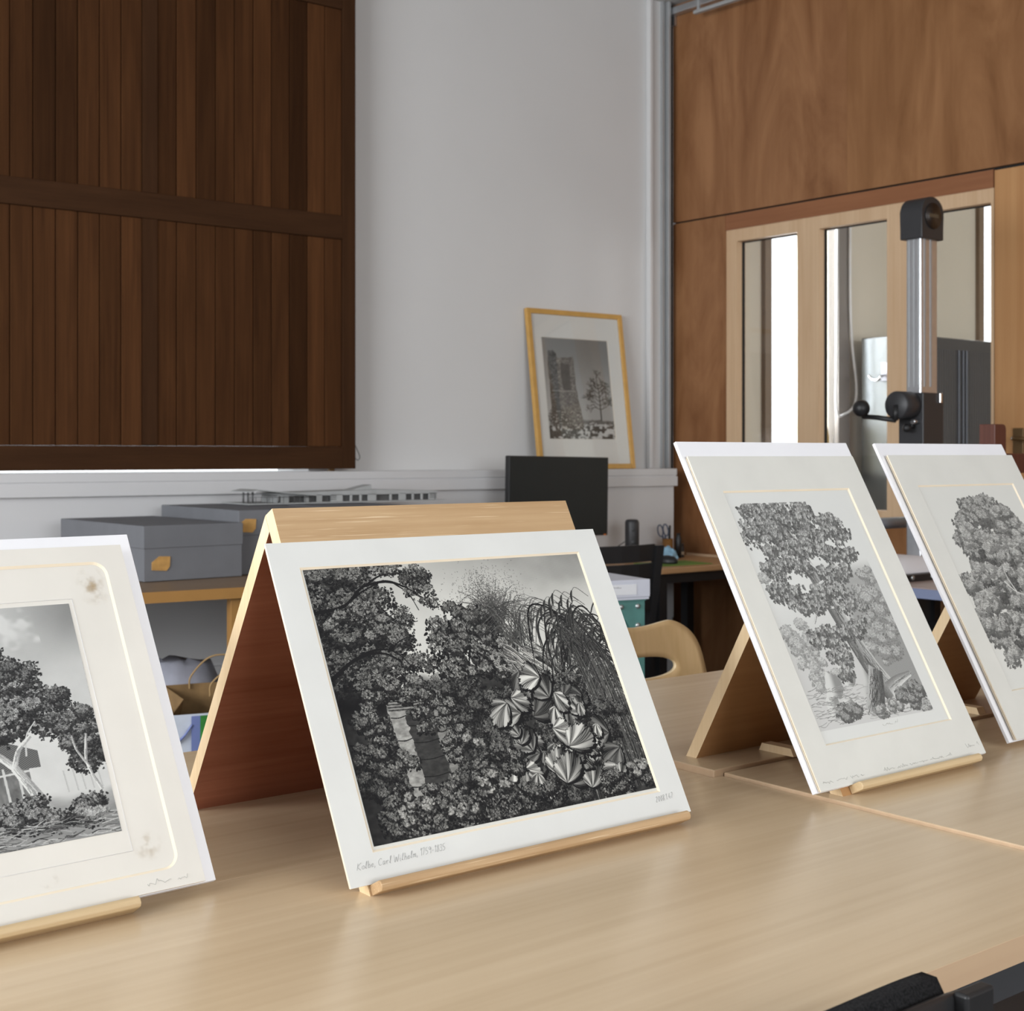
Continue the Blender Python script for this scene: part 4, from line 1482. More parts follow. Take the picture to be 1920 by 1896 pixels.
# architectural model, long and low, of pale card
MX = yawm(2.53, 4.90, 1.0335, -2.5)
am = thing('building_model', MX @ Vector((.4, .1, 0)), 'long low building model of pale card lying on the grey boxes', 'model')
b = B(MX)
b.box((-.02, -.06, 0), (.90, .20, .004))
obj('base_board', b, 'model_card', am)
b = B(MX)
for x0, x1 in ((.15, .185), (.255, .275), (.31, .335), (.375, .43), (.465, .475), (.51, .52), (.55, .59), (.655, .665), (.70, .735), (.765, .775), (.81, .82), (.85, .88)):
    b.box((x0, 0, .004), (x1, .004, .034))
b.box((.14, .0, .030), (.89, .16, .037))
b.box((.885, .0, .004), (.89, .16, .034))
b.box((.14, .02, .004), (.145, .16, .034))
obj('facade', b, 'model_card', am)
b = B(MX)
b.box((.15, .016, .004), (.884, .020, .030))
for z in (.012, .020, .027):
    b.box((.855, -.001, z), (.889, .001, z + .003))
    b.box((.37, -.001, z), (.40, .001, z + .003))
obj('window_strip', b, 'model_dark', am)
b = B(MX)
b.prism([(.12, .037), (.90, .037), (.90, .041), (.60, .050), (.34, .046), (.12, .042)], .0, .17, 'y')
b.prism([(.50, .048), (.56, .062), (.60, .070), (.602, .048)], .06, .13, 'y')
b.prism([(-.01, .052), (.03, .060), (.28, .034), (.28, .031), (.03, .055), (-.01, .048)], -.05, .12, 'y')
obj('roof', b, 'model_card', am)
b = B(MX)
for k in range(12):
    b.tube([(-.005 + k * .024, -.045, .004), (-.005 + k * .024, -.045, .030)], .0012, 5)
b.tube([(-.005, -.045, .030), (.26, -.045, .026)], .0014, 5)
for k in range(3):
    b.tube([(.01 + .02 * k, .05, .004), (.01 + .02 * k, .05, .055)], .004, 6)
obj('railing', b, 'model_dark', am)

# carrier bags on the floor before the bench
def bag_shell(b, w, d, z0, z1f, z1b, flare=0.0, th=.0015, crumple=0.0, seed=0, mi=0, xf=None, dz=0.0):
    rs = random.Random(seed)
    rows = []
    nz = 6
    for k in range(nz + 1):
        t = k / nz
        row = []
        pts = [(-w / 2, 0), (-w / 6, 0), (w / 6, 0), (w / 2, 0), (w / 2, d / 2), (w / 2, d), (w / 6, d), (-w / 6, d), (-w / 2, d), (-w / 2, d / 2)]
        for i, (x, y) in enumerate(pts):
            zt = z1f + (z1b - z1f) * y / d
            inx = .35 * d * t * flare * (-1 if x > 0 else 1) if i in (4, 9) else 0
            row.append((x * (1 + .04 * t) + inx + rs.uniform(-1, 1) * crumple, y + rs.uniform(-1, 1) * crumple, z0 + (zt - z0) * t))
        rows.append(row)
    n = 10
    pts = [p for r in rows for p in r]
    faces = [(k * n + i, k * n + (i + 1) % n, (k + 1) * n + (i + 1) % n, (k + 1) * n + i) for k in range(nz) for i in range(n)]
    faces.append(tuple(range(n)))
    b.poly(pts, faces, mi, xf=xf)


def thicken(o, th):
    m = o.modifiers.new('thickness', 'SOLIDIFY')
    m.thickness = th
    m.offset = 0
    return o


SB = yawm(1.90, 3.78, 0, -14)
b = B(SB)
bag_shell(b, .36, .20, .0, .455, .455, .0, crumple=.004, seed=2)
for f in b.bm.faces:
    c = SB.inverted() @ f.calc_center_median()
    f.material_index = 1 if c.x > .06 else 0
b2_ = b
sb = thing('shopping_bag', SB @ Vector((0, .1, 0)), 'white shopping bag with green end and blue stripe on the floor', 'bag')
thicken(obj('bag_body', b2_, ['bag_white', 'bag_green'], sb), .0015)
b = B(SB)
b.box((-.120, -.0085, .02), (-.094, -.0065, .45))
obj('stripe', b, 'bag_blue', sb)
b = B(SB)
b.box((-.094, -.0085, .02), (.17, -.0065, .45))
obj('green_panel', b, 'bag_green', sb)
b = B(SB)
b.tube(catmull([(-.175, -.008, .37), (-.145, -.010, .39), (-.118, -.009, .425)]), .004, 6)
obj('strap', b, 'bag_blue', sb)

KB = yawm(1.905, 3.795, .44, -14)
kb = thing('paper_bag', KB @ Vector((0, .08, 0)), 'open brown paper bag with twine handles standing in the shopping bag', 'bag')
b = B(KB)
bag_shell(b, .33, .17, -.25, .012, .075, .8, crumple=.004, seed=5)
thicken(obj('bag_body', b, 'kraft', kb), .001)
b = B(KB)
b.poly([(-.06, -.004, .013), (.17, -.004, .015), (.17, .03, .07), (-.02, .035, .075)], [(0, 1, 2, 3)])
thicken(obj('folded_flap', b, 'kraft', kb), .0012)
for y, zt, dx in ((.166, .155, 0), (.004, .14, .03)):
    b = B(KB)
    b.tube(catmull([(-.09 + dx, y, .06), (-.085 + dx, y, .10), (-.03 + dx, y - .004, zt), (.04 + dx, y - .004, zt), (.09 + dx, y, .10), (.095 + dx, y, .06)]), .0028, 7)
    obj('handle', b, 'twine', kb)

b = B()
LB = Matrix.Translation((1.95, 4.29, 0))
rows = []
rs = random.Random(9)
for k, (z, sx, sy) in enumerate(((.0, .16, .12), (.18, .18, .13), (.36, .17, .12), (.48, .14, .10), (.535, .12, .08), (.545, .05, .04))):
    rows.append([(sx * math.cos(2 * math.pi * i / 16) * rs.uniform(.85, 1.12), sy * math.sin(2 * math.pi * i / 16) * rs.uniform(.85, 1.12), z + rs.uniform(-.015, .015) * (k > 0)) for i in range(16)])
pts = [p for r in rows for p in r]
fa = [(k * 16 + i, k * 16 + (i + 1) % 16, (k + 1) * 16 + (i + 1) % 16, (k + 1) * 16 + i) for k in range(5) for i in range(16)] + [tuple(range(15, -1, -1)), tuple(80 + i for i in range(16))]
b.poly(pts, fa, xf=LB, smooth=True)
tag(obj('plastic_bag', b, 'lilac_bag', origin=(1.95, 4.29, 0)), 'crumpled pale lilac plastic bag standing behind the paper bag', 'bag')

# ------------------------------------------------------------------ computer desks in the corner
def desk(x0, x1, label):
    t = thing('computer_desk', ((x0 + x1) / 2, 4.85, 0), label, 'desk', 'computer desks along the back wall')
    b = B()
    b.box((x0, 4.575, .672), (x1, 5.13, .700), bev=.004, seg=3)
    obj('desktop', b, 'desk', t)
    b = B()
    b.box((x0 + .012, 4.60, .625), (x1 - .012, 4.64, .6718))
    b.box((x0 + .012, 5.06, .625), (x1 - .012, 5.10, .6718))
    b.box((x0 + .012, 4.64, .625), (x0 + .052, 5.06, .6718))
    b.box((x1 - .052, 4.64, .625), (x1 - .012, 5.06, .6718))
    obj('frame', b, 'desk_steel', t)
    for x in (x0 + .015, x1 - .063):
        for y in (4.602, 5.05):
            b = B()
            b.box((x, y, 0), (x + .048, y + .048, .625))
            obj('leg', b, 'desk_steel', t)


desk(4.495, 5.212, 'oak topped desk with black legs in the room corner by the partition')
desk(3.30, 4.490, 'desk under the monitor, mostly hidden by the central easel')
b = B()
b.box((5.2125, 4.62, .690), (5.2215, 5.12, .712))
struct('trim_9', b, 'lam_edge')

# monitor
MO = yawm(4.19, 4.95, .7005, -1.0)
RO = Matrix.Translation((0, 0, .335)) @ Matrix.Rotation(R(.9), 4, 'Y') @ Matrix.Translation((0, 0, -.335))
mo = thing('monitor', MO @ Vector((0, 0, 0)), 'switched-off black monitor on the desk below the framed photograph', 'monitor')
b = B(MO @ RO)
b.box((-.303, -.004, .143), (.303, .028, .521), bev=.004)
obj('casing', b, 'black_plastic', mo)
b = B(MO @ RO)
b.box((-.297, -.0052, .152), (.297, -.0042, .515))
obj('screen', b, 'screen', mo)
b = B(MO @ RO)
b.box((.277, -.0062, .1435), (.291, -.0042, .151))
obj('power_light', b, 'led', mo)
b = B(MO)
b.box((-.03, .03, .01), (.03, .05, .36))
b.box((-.11, -.06, 0), (.11, .12, .012), bev=.004)
obj('stand', b, 'black_plastic', mo)

# speaker and its cable
sp = thing('desk_speaker', (4.66, 4.95, .7005), 'black rounded upright speaker on the desk beside the monitor', 'speaker')
b = B()
b.lathe([(.030, .7005), (.035, .705), (.035, .895), (.031, .907), (.022, .911)], 28, xf=Matrix.Translation((4.66, 4.95, 0)))
obj('body', b, 'charcoal', sp)
for z in (.862, .80, .755):
    b = B()
    b.lathe([(.010, 0), (.009, .0015), (.0, .0015)], 18, xf=Matrix.Translation((4.6405, 4.9205, z)) @ Matrix.Rotation(R(-33.5), 4, 'Z') @ Matrix.Rotation(R(90), 4, 'X'), close=False)
    obj('driver', b, 'dark_steel', sp)
b = B()
b.tube(catmull([(4.635, 4.976, .80), (4.59, 5.00, .765), (4.56, 5.02, .72), (4.56, 5.03, .7035)]), .0022, 7)
obj('cable', b, 'black_plastic', sp)

# pen pot, scissors, pens
b = B()
b.lathe([(.027, .701), (.028, .706), (.028, .798), (.0245, .798), (.0245, .706), (.0, .705)], 24, xf=Matrix.Translation((5.005, 5.05, 0)), close=False)
b.lathe([(.0, .7008), (.0275, .7008)], 24, xf=Matrix.Translation((5.005, 5.05, 0)), close=False)
tag(obj('pen_pot', b, 'pot', origin=(5.005, 5.05, .7005)), 'amber brown pot of pens on the corner desk', 'pot')
sc = thing('scissors', (4.999, 5.048, .71), 'blue handled scissors standing in the amber pot', 'scissors')
SX = Matrix.Translation((4.999, 5.048, .710)) @ Matrix.Rotation(R(-40), 4, 'Z') @ Matrix.Rotation(R(-9), 4, 'Y')
for s_ in (-1, 1):
    b = B(SX)
    ring = [(s_ * .014 + .013 * math.cos(a) + s_ * .010 * math.sin(a) * 0, 0, .132 + .030 * math.sin(a)) for a in [2 * math.pi * k / 20 for k in range(21)]]
    b.tube(ring, .0035, 8)
    b.tube([(s_ * .008, 0, .105), (s_ * .003, 0, .075)], .005, 8)
    obj('handle', b, 'slate', sc)
    b = B(SX)
    b.box((s_ * .003 - .003, -.001 + s_ * .001, .002), (s_ * .003 + .003, .0005 + s_ * .001, .080))
    obj('blade', b, 'chrome', sc)
for n, (dx, dy, top, m, lab) in enumerate(((.012, -.004, .866, 'black_plastic', 'tall black pen in the amber pot'), (.017, .006, .835, 'white_card', 'short white marker in the amber pot'))):
    b = B()
    b.tube([(5.005 + dx * .4, 5.05 + dy, .708), (5.005 + dx, 5.05 + dy, top - .01), (5.005 + dx * 1.05, 5.05 + dy, top)], .0055, 10)
    tag(obj('pen', b, m, origin=(5.005 + dx * .4, 5.05 + dy, .708)), lab, 'pen')
b = B()
b.lathe([(.021, .7005), (.022, .705), (.022, .752), (.018, .757), (.020, .760), (.020, .772), (.0, .772)], 22, xf=Matrix.Translation((5.075, 5.03, 0)), close=False)
b.lathe([(0, .7005), (.021, .7005)], 22, xf=Matrix.Translation((5.075, 5.03, 0)), close=False)
jr = tag(obj('small_jar', b, 'charcoal', origin=(5.075, 5.03, .7005)), 'small dark jar right of the pen pot', 'jar')
b = B()
b.lathe([(.0222, .714), (.0222, .730)], 22, xf=Matrix.Translation((5.075, 5.03, 0)), close=False)
obj('jar_label', b, 'jar_label', jr)
# tall black bottle behind the cloth
b = B()
b.lathe([(.0, .7005), (.016, .7005), (.016, .80), (.010, .812), (.010, .826), (.0, .826)], 18, xf=Matrix.Translation((5.038, 5.005, 0)), close=False)
tag(obj('small_bottle', b, 'black_plastic', origin=(5.038, 5.005, .7005)), 'slim black bottle between the pen pot and the jar', 'bottle')

# crumpled blue cloth
b = B()
rs = random.Random(21)
n, mm = 14, 9
pts = []
for j in range(mm):
    for i in range(n):
        th, ph = 2 * math.pi * i / n, math.pi / 2 * j / (mm - 1)
        rr = .048 * (1 + rs.uniform(-.22, .22)) * math.cos(ph * .96)
        pts.append((4.89 + rr * 1.0 * math.cos(th), 4.925 + rr * .8 * math.sin(th), .701 + (.062 * math.sin(ph) * (1 + rs.uniform(-.2, .2)) if j else 0)))
fa = [(j * n + i, j * n + (i + 1) % n, (j + 1) * n + (i + 1) % n, (j + 1) * n + i) for j in range(mm - 1) for i in range(n)] + [tuple(range(n - 1, -1, -1)), tuple((mm - 1) * n + i for i in range(n))]
b.poly(pts, fa)
tag(obj('cloth', b, 'blue_cloth', origin=(4.89, 4.925, .7005)), 'crumpled light blue cloth behind the computer mouse', 'cloth')
b = B(yawm(4.75, 4.745, .7003, -6))
b.box((-.17, -.105, 0), (.15, .105, .003), bev=.001)
tag(obj('mouse_mat', b, 'green_mat', origin=(4.75, 4.745, .7003)), 'green mouse mat near the front edge of the desk', 'mat')
ms = thing('computer_mouse', (4.705, 4.75, .704), 'black computer mouse on the green mat', 'mouse')
b = B(Matrix.Translation((4.705, 4.75, .704)) @ Matrix.Rotation(R(20), 4, 'Z'))
for k in range(1):
    prof = [(.0, 0.0)] + []
b.lathe([(.0, .0), (.052, .0), (.054, .008), (.050, .022), (.036, .033), (.015, .038), (.0, .0385)], 26, xf=Matrix.Diagonal((.62, 1, 1, 1)), close=False)
obj('body', b, 'black_plastic', ms)
b = B(Matrix.Translation((4.705, 4.75, .704)) @ Matrix.Rotation(R(20), 4, 'Z'))
b.box((-.004, -.035, .028), (.004, -.018, .036), bev=.001)
obj('scroll_wheel', b, 'dark_steel', ms)

# ------------------------------------------------------------------ black slatted chair at the desk
BC = yawm(3.705, 4.02, 0, -3)
bc = thing('slatted_chair', BC @ Vector((0, .2, 0)), 'black chair with slatted back pulled up to the computer desk', 'chair')
def post(x0, x1, zt):
    return [(x0, .33 * 0, 0)]
for s_ in (-1, 1):
    b = B(BC)
    xa, xb = s_ * .17, s_ * .218
    for (z0, z1, xx0, xx1, y0, y1) in ((0, .45, xa, xa + s_ * .004, .10, .02), (.45, .862, xa + s_ * .004, xb, .02, 0)):
        pts = []
        for (x, y, z, hw) in ((xx0, y0, z0, .016), (xx1, y1, z1, .019)):
            pts += [(x - hw, y - .014, z), (x + hw, y - .014, z), (x + hw, y + .014, z), (x - hw, y + .014, z)]
        b.poly(pts, [(3, 2, 1, 0), (4, 5, 6, 7), (0, 1, 5, 4), (1, 2, 6, 5), (2, 3, 7, 6), (3, 0, 4, 7)])
    obj('back_post', b, 'black_plastic', bc)
for z0, z1 in ((.800, .868), (.735, .792), (.668, .727), (.60, .66)):
    b = B(BC)
    w = .155 + .05 * (z0 - .45) / .41
    b.prism([(-w, .0), (-w * .5, -.022), (0, -.028), (w * .5, -.022), (w, .0), (w, .012), (w * .5, -.010), (0, -.016), (-w * .5, -.010), (-w, .012)], z0, z1, 'z')
    obj('back_slat', b, 'black_plastic', bc)
b = B(BC)
b.box((-.20, .02, .43), (.20, .43, .462), bev=.008)
obj('seat', b, 'black_plastic', bc)
for s_ in (-1, 1):
    b = B(BC)
    b.tube([(s_ * .18, .40, .0), (s_ * .175, .39, .43)], .016, 10)
    obj('front_leg', b, 'black_plastic', bc)

# ------------------------------------------------------------------ teal steel stand with the white box on it
TE = yawm(2.972, 3.10, 0, -12.3)
te = thing('steel_stand', TE @ Vector((-.2, .2, 0)), 'teal painted steel stand with bolts behind the plywood chair', 'stand')
w_, d_ = .44, .42
b = B(TE)
x0, x1, z1 = -w_, 0, .776
out_ = [(x0, 0), (x1, 0), (x1, z1), (x0, z1)]
ins_ = [(x0 + .05, .10), (x1 - .05, .10), (x1 - .05, .690), (x1 - .085, .742), (x0 + .085, .742), (x0 + .05, .690)]
pts = [(x, 0, z) for x, z in out_] + [(x, .006, z) for x, z in out_] + [(x, 0, z) for x, z in ins_] + [(x, .006, z) for x, z in ins_]
fa = [(0, 1, 9, 8), (1, 2, 11, 10, 9), (2, 3, 12, 11), (3, 0, 8, 13, 12)]
fa = fa + [tuple((q + 4) if q < 4 else (q + 6) for q in f)[::-1] for f in fa]
fa += [(k, k + 4, (k + 1) % 4 + 4, (k + 1) % 4) for k in range(4)]
fa += [(8 + k, 8 + (k + 1) % 6, 14 + (k + 1) % 6, 14 + k) for k in range(6)]
b.poly(pts, fa)
obj('front_frame', b, 'teal', te)
for xa in (x0, x1 - .004):
    b = B(TE)
    b.box((xa, .0062, 0), (xa + .004, d_, .776))
    obj('side_plate', b, 'teal', te)
b = B(TE)
b.box((x0 + .0042, d_ - .006, .02), (x1 - .0042, d_ - .001, .776))
obj('dark_inside_sheet', b, 'black_plastic', te)  # black sheet put in for the shade inside the teal stand
b = B(TE)
b.box((-w_ - .005, -.004, .7762), (.003, d_, .7795))
obj('top_plate', b, 'teal', te)
for x, z in ((-.025, .759), (-.025, .700), (-.085, .759), (-.16, .759)):
    b = B(TE)
    b.lathe([(.0085, 0), (.0075, .003), (.004, .005), (0, .005)], 14, xf=Matrix.Translation((x, -.0002, z)) @ Matrix.Rotation(R(90), 4, 'X'), close=False)
    obj('bolt', b, 'bolt', te)
wb = thing('lidded_box', TE @ Vector((-.2, .2, .78)), 'shallow white box with paper label lying on the teal stand', 'box')
b = B(TE)
b.box((-.43, -.006, .7805), (.012, .40, .836))
obj('body', b, 'white_card', wb)
b = B(TE)
b.box((-.435, -.009, .788), (.015, .405, .8425), bev=.002)
obj('lid', b, 'white_card', wb)
b = B(TE)
b.box((-.155, -.0102, .797), (-.035, -.0092, .829))
obj('paper_label', b, 'white_label', wb)
scribble('label_writing', TE @ Matrix.Rotation(R(90), 4, 'X'), -.135, -.085, .818, .0035, 'pencil', wb, 31, z=.0106, r=.0006)

# ------------------------------------------------------------------ plywood chair behind the back table
PC = yawm(2.325, 2.43, 0, -3)
pc = thing('plywood_chair', PC @ Vector((0, -.2, 0)), 'bent plywood chair with oval slot pushed under the far table', 'chair')


def ply_back(b, hw, zt, zb, th=.011):
    """rounded shield with an oval slot, bowed about the vertical axis"""
    n = 72
    outl, slot = [], []
    zc, hh = (zt + zb) / 2, (zt - zb) / 2
    for k in range(n):
        a = 2 * math.pi * k / n
        ca, sa = math.cos(a), math.sin(a)
        e = .62 if sa > 0 else .5
        x = hw * abs(ca) ** e * (1 if ca > 0 else -1)
        z = zc + hh * abs(sa) ** (.62 if sa > 0 else .5) * (1 if sa > 0 else -1)
        x *= 1 + .24 * (zc + hh - z) / (2 * hh)
        if sa > 0:
            z -= .022 * max(0, 1 - (x / (hw * .62)) ** 2) * sa
        outl.append((x, z))
        slot.append((.115 * abs(ca) ** .8 * (1 if ca > 0 else -1), .705 + .027 * abs(sa) ** .9 * (1 if sa > 0 else -1)))
    def P(x, z, t):
        return (x, -.55 * x * x + .12 * (z - zb) + t, z)
    rings = []
    m = 6
    for k in range(m + 1):
        f = k / m
        rings.append([(o[0] * f + s_[0] * (1 - f), o[1] * f + s_[1] * (1 - f)) for o, s_ in zip(outl, slot)])
    pts = [P(x, z, 0) for r_ in rings for x, z in r_] + [P(x, z, th) for r_ in rings for x, z in r_]
    S = (m + 1) * n
    faces, mi = [], []
    for k in range(m):
        for i in range(n):
            j = (i + 1) % n
            faces.append((k * n + i, k * n + j, (k + 1) * n + j, (k + 1) * n + i)); mi.append(0)
            faces.append((S + k * n + j, S + k * n + i, S + (k + 1) * n + i, S + (k + 1) * n + j)); mi.append(0)
    for k in (0, m):
        for i in range(n):
            j = (i + 1) % n
            faces.append((k * n + i, k * n + j, S + k * n + j, S + k * n + i)); mi.append(1)
    b.poly(pts, faces, mis=mi, smooth=True)


b = B(PC)
ply_back(b, .178, .826, .575)
obj('backrest', b, ['chair_ply', 'chair_edge'], pc)
b = B(PC)
b.box((-.20, -.46, .432), (.20, -.06, .445), bev=.005)
obj('seat', b, 'chair_ply', pc)
for s_ in (-1, 1):
    b = B(PC)
    b.tube(catmull([(s_ * .19, .03, .0), (s_ * .175, -.02, .30), (s_ * .165, -.06, .43)], 5) + catmull([(s_ * .160, -.045, .46), (s_ * .155, .000, .60), (s_ * .155, .012, .66)], 5), .010, 10)
    obj('rear_leg', b, 'chrome', pc)
    b = B(PC)
    b.tube([(s_ * .19, -.45, 0), (s_ * .17, -.40, .43)], .010, 10)
    obj('front_leg', b, 'chrome', pc)

# ------------------------------------------------------------------ black upholstered chair at the near table edge
NX = yawm(.815, .675, 0, 0)
nc = thing('upholstered_chair', NX @ Vector((0, -.2, 0)), 'black fabric chair back at the near table edge, lower right', 'chair')


def curved(b, hw, z0, z1, y_c, bow, th, n=20, top_drop=.02, round_=.0, mi=0):
    """curved back panel: bows away from the table in the middle"""
    cols = []
    m = 8
    for i in range(n + 1):
        x = -hw + 2 * hw * i / n
        f = abs(x) / hw
        y = y_c - bow * (1 - f * f)
        zt = z1 - top_drop * f ** 3
        ring = []
        for k in range(m):
            a = 2 * math.pi * k / m
            ring.append((th / 2 * math.cos(a), (1 if math.sin(a) > .5 else (-1 if math.sin(a) < -.5 else math.sin(a)))))
        cols.append((x, y, zt))
    pts, faces = [], []
    for x, y, zt in cols:
        pts += [(x, y, z0), (x, y, (z0 + zt) / 2), (x, y, zt - th * .4), (x, y + th * .25, zt), (x, y + th * .75, zt), (x, y + th, zt - th * .4), (x, y + th, (z0 + zt) / 2), (x, y + th, z0)]
    for i in range(n):
        for k in range(8):
            k2 = (k + 1) % 8
            faces.append((i * 8 + k, i * 8 + k2, (i + 1) * 8 + k2, (i + 1) * 8 + k))
    faces += [tuple(range(7, -1, -1)), tuple(n * 8 + k for k in range(8))]
    b.poly(pts, faces, mi, smooth=True)


b = B(NX)
curved(b, .186, .47, .798, .006, .018, .030, top_drop=.010)
obj('back_pad', b, 'fabric', nc)
b = B(NX)
curved(b, .200, .45, .789, -.003, .018, .0085, top_drop=.012)
obj('back_shell', b, 'shell', nc)
for s_ in (-1, 1):
    b = B(NX)
    b.box((s_ * .203 - .020, -.018, .42), (s_ * .203 + .020, -.0035, .782), bev=.003, seg=3)
    obj('back_post', b, 'shell', nc)
b = B(NX)
b.box((-.21, .03, .42), (.21, .44, .475), bev=.015)
obj('seat', b, 'fabric', nc)
for sx in (-.19, .19):
    for sy in (.0, .40):
        b = B(NX)
        b.tube([(sx, sy, 0), (sx, sy, .42)], .012, 10)
        obj('leg', b, 'shell', nc)

# ------------------------------------------------------------------ copy stand on its table by the partition
ct = thing('stand_table', (4.7, 3.05, 0), 'table with blue-grey edges carrying the copy stand', 'table')
b = B()
b.box((4.13, 2.60, .757), (5.22, 3.62, .760))
obj('tabletop', b, 'pink_top', ct)
b = B()
b.box((4.126, 2.596, .722), (5.224, 3.624, .7568), bev=.002)
obj('edge_band', b, 'blue_edge', ct)
for x in (4.20, 5.15):
    for y in (2.66, 3.56):
        b = B()
        b.box((x - .022, y - .022, 0), (x + .022, y + .022, .722))
        obj('leg', b, 'desk_steel', ct)
b = B()
b.box((4.22, 3.555, .30), (5.13, 3.575, .70))
obj('modesty_panel', b, 'dark_steel', ct)
b = B()
b.box((4.45, 2.75, 0), (4.95, 3.3, .56), bev=.003)
tag(obj('floor_cabinet', b, 'cab_side', origin=(4.7, 3.0, 0)), 'pale grey cabinet standing under the copy stand table', 'cabinet')

cs = thing('copy_stand', (4.70, 3.30, .761), 'copy stand with silver column and black crank in front of the glazed partition', 'copy stand')
b = B()
b.box((4.22, 3.06, .7605), (5.05, 3.56, .786), bev=.002)
obj('baseboard', b, 'black_plastic', cs)
for x in (4.30, 4.42, 4.54):
    b = B()
    b.lathe([(.009, 0), (.008, .003), (0, .0035)], 14, xf=Matrix.Translation((x, 3.0605, .775)) @ Matrix.Rotation(R(90), 4, 'X'), close=False)
    obj('screw', b, 'bolt', cs)
cx, cy = 4.675, 3.285
b = B()
b.box((cx - .055, cy - .035, .7865), (cx + .055, cy + .035, 2.13), bev=.006)
obj('column', b, 'alu', cs)
b = B()
for x in (cx - .0565, ):
    for y in (-.022, .0, .022):
        b.box((x, cy + y - .003, 1.50), (x + .002, cy + y + .003, 2.125))
for x in (-.03, .01):
    b.box((cx + x - .006, cy - .0365, 1.50), (cx + x + .006, cy - .0345, 2.125))
obj('column_groove', b, 'alu_paint', cs)
b = B()
prof = [(-.072, 2.085), (.072, 2.085)] + [(.072 * math.cos(a), 2.195 + .058 * math.sin(a)) for a in [math.pi * k / 14 for k in range(15)]]
b.prism([(cx + p_[0], p_[1]) for p_ in prof], cy - .052, cy + .052, 'y', bev=.004)
obj('top_cap', b, 'charcoal', cs)
b = B()
b.lathe([(0, .0), (.050, .0), (.052, .003), (0, .0035)], 30, xf=Matrix.Translation((cx, cy - .0525, 2.176)) @ Matrix.Rotation(R(90), 4, 'X'), close=False)
bd = obj('badge', b, 'badge', cs)
b = B()
b.box((cx - .030, cy - .0572, 2.169), (cx + .030, cy - .0562, 2.184))
obj('badge_strip', b, 'gold_plate', bd)
b = B()
b.box((cx - .072, cy - .058, 1.12), (cx + .062, cy + .058, 1.475), bev=.004)
obj('carriage', b, 'charcoal', cs)
b = B()
CR = Matrix.Translation((cx - .073, cy + .005, 1.425)) @ Matrix.Rotation(R(-90), 4, 'Y')
b.lathe([(.052, 0), (.055, .004), (.055, .085), (.050, .090), (0, .090)], 30, xf=CR, close=False)
obj('drive_housing', b, 'charcoal', cs)
b = B()
b.tube([(cx - .166, cy + .005, 1.365), (cx - .168, cy + .09, 1.378), (cx - .172, cy + .155, 1.383)], .010, 10)
b.tube([(cx - .160, cy + .005, 1.425), (cx - .166, cy + .005, 1.365)], .012, 10)
b.tube([(cx - .172, cy + .150, 1.383), (cx - .185, cy + .150, 1.395)], .008, 10)
ck = obj('crank_arm', b, 'black_plastic', cs)
b = B()
b.sphere((cx - .195, cy + .145, 1.415), .034, seg=22)
obj('crank_knob', b, 'black_plastic', ck)
b = B()
b.tube([(cx - .0725, cy - .010, 1.345), (cx - .10, cy - .010, 1.345)], .013, 12)
b.sphere((cx - .115, cy - .012, 1.335), .017)
obj('clamp_knob', b, 'black_plastic', cs)
b = B()
b.tube([(cx - .0725, cy - .032, 1.36), (cx - .108, cy - .032, 1.36)], .010, 12)
obj('clamp_pin', b, 'chrome', cs)
b = B()
b.box((cx + .03, cy - .066, 1.435), (cx + .045, cy - .0585, 1.475), bev=.003)
obj('catch', b, 'chrome', cs)
b = B()
b.tube([(4.24, 3.48, .948), (5.04, 3.48, .948)], .0235, 18)
for x in (4.27, 5.01):
    b.tube([(x, 3.48, .7865), (x, 3.48, .948)], .014, 12)
obj('lamp_rail', b, 'blue_tube', cs)

b = B()
n = 24
pts, fa = [], []
for j in range(13):
    for i in range(n + 1):
        x, y = i / n, j / 12
        h_ = .052 * (1 - abs(2 * x - 1) ** 5) ** .5 * (1 - abs(2 * y - 1) ** 5) ** .5 * (.82 + .22 * math.sin(3.2 * x + .3))
        pts.append((4.26 + .36 * x, 3.085 + .34 * y, .7875 + h_ + .004))
for j in range(13):
    for i in range(n + 1):
        pts.append((4.26 + .36 * i / n, 3.085 + .34 * j / 12, .7868))
S = 13 * (n + 1)
for j in range(12):
    for i in range(n):
        q = j * (n + 1) + i
        fa.append((q, q + 1, q + n + 2, q + n + 1))
        fa.append((S + q + n + 1, S + q + n + 2, S + q + 1, S + q))
for i in range(n):
    fa.append((S + i, S + i + 1, i + 1, i))
    q = 12 * (n + 1) + i
    fa.append((q, q + 1, S + q + 1, S + q))
for j in range(12):
    q = j * (n + 1)
    fa.append((q, q + n + 1, S + q + n + 1, S + q))
    q += n
    fa.append((S + q, S + q + n + 1, q + n + 1, q))
b.poly(pts, fa, smooth=True)
tag(obj('book_cushion', b, 'cushion', origin=(4.44, 3.25, .7868)), 'soft white book cushion on the black board of the copy stand', 'cushion')

# dark wooden stand at the right edge
BR = yawm(3.80, 2.405, 0, 0)
br = thing('wooden_stand', BR @ Vector((0, 0, 0)), 'dark red-brown wooden stand with rounded post behind the right print', 'stand')
for x in (0, .62):
    b = B(BR)
    zt = 1.325
    prof = [(x, 0), (x + .062, 0), (x + .062, zt - .014), (x + .058, zt - .004), (x + .048, zt), (x, zt)]
    b.prism(prof, -.0, .055, 'y', bev=.002)
    b.box((x - .0, -.16, 0), (x + .062, .22, .05), bev=.004)
    obj('post', b, 'brown_wood', br)
for z0, z1 in ((1.172, 1.234), (.32, .40)):
    b = B(BR)
    b.box((.0625, .006, z0), (.6195, .049, z1), bev=.003)
    obj('cross_rail', b, 'brown_wood', br)

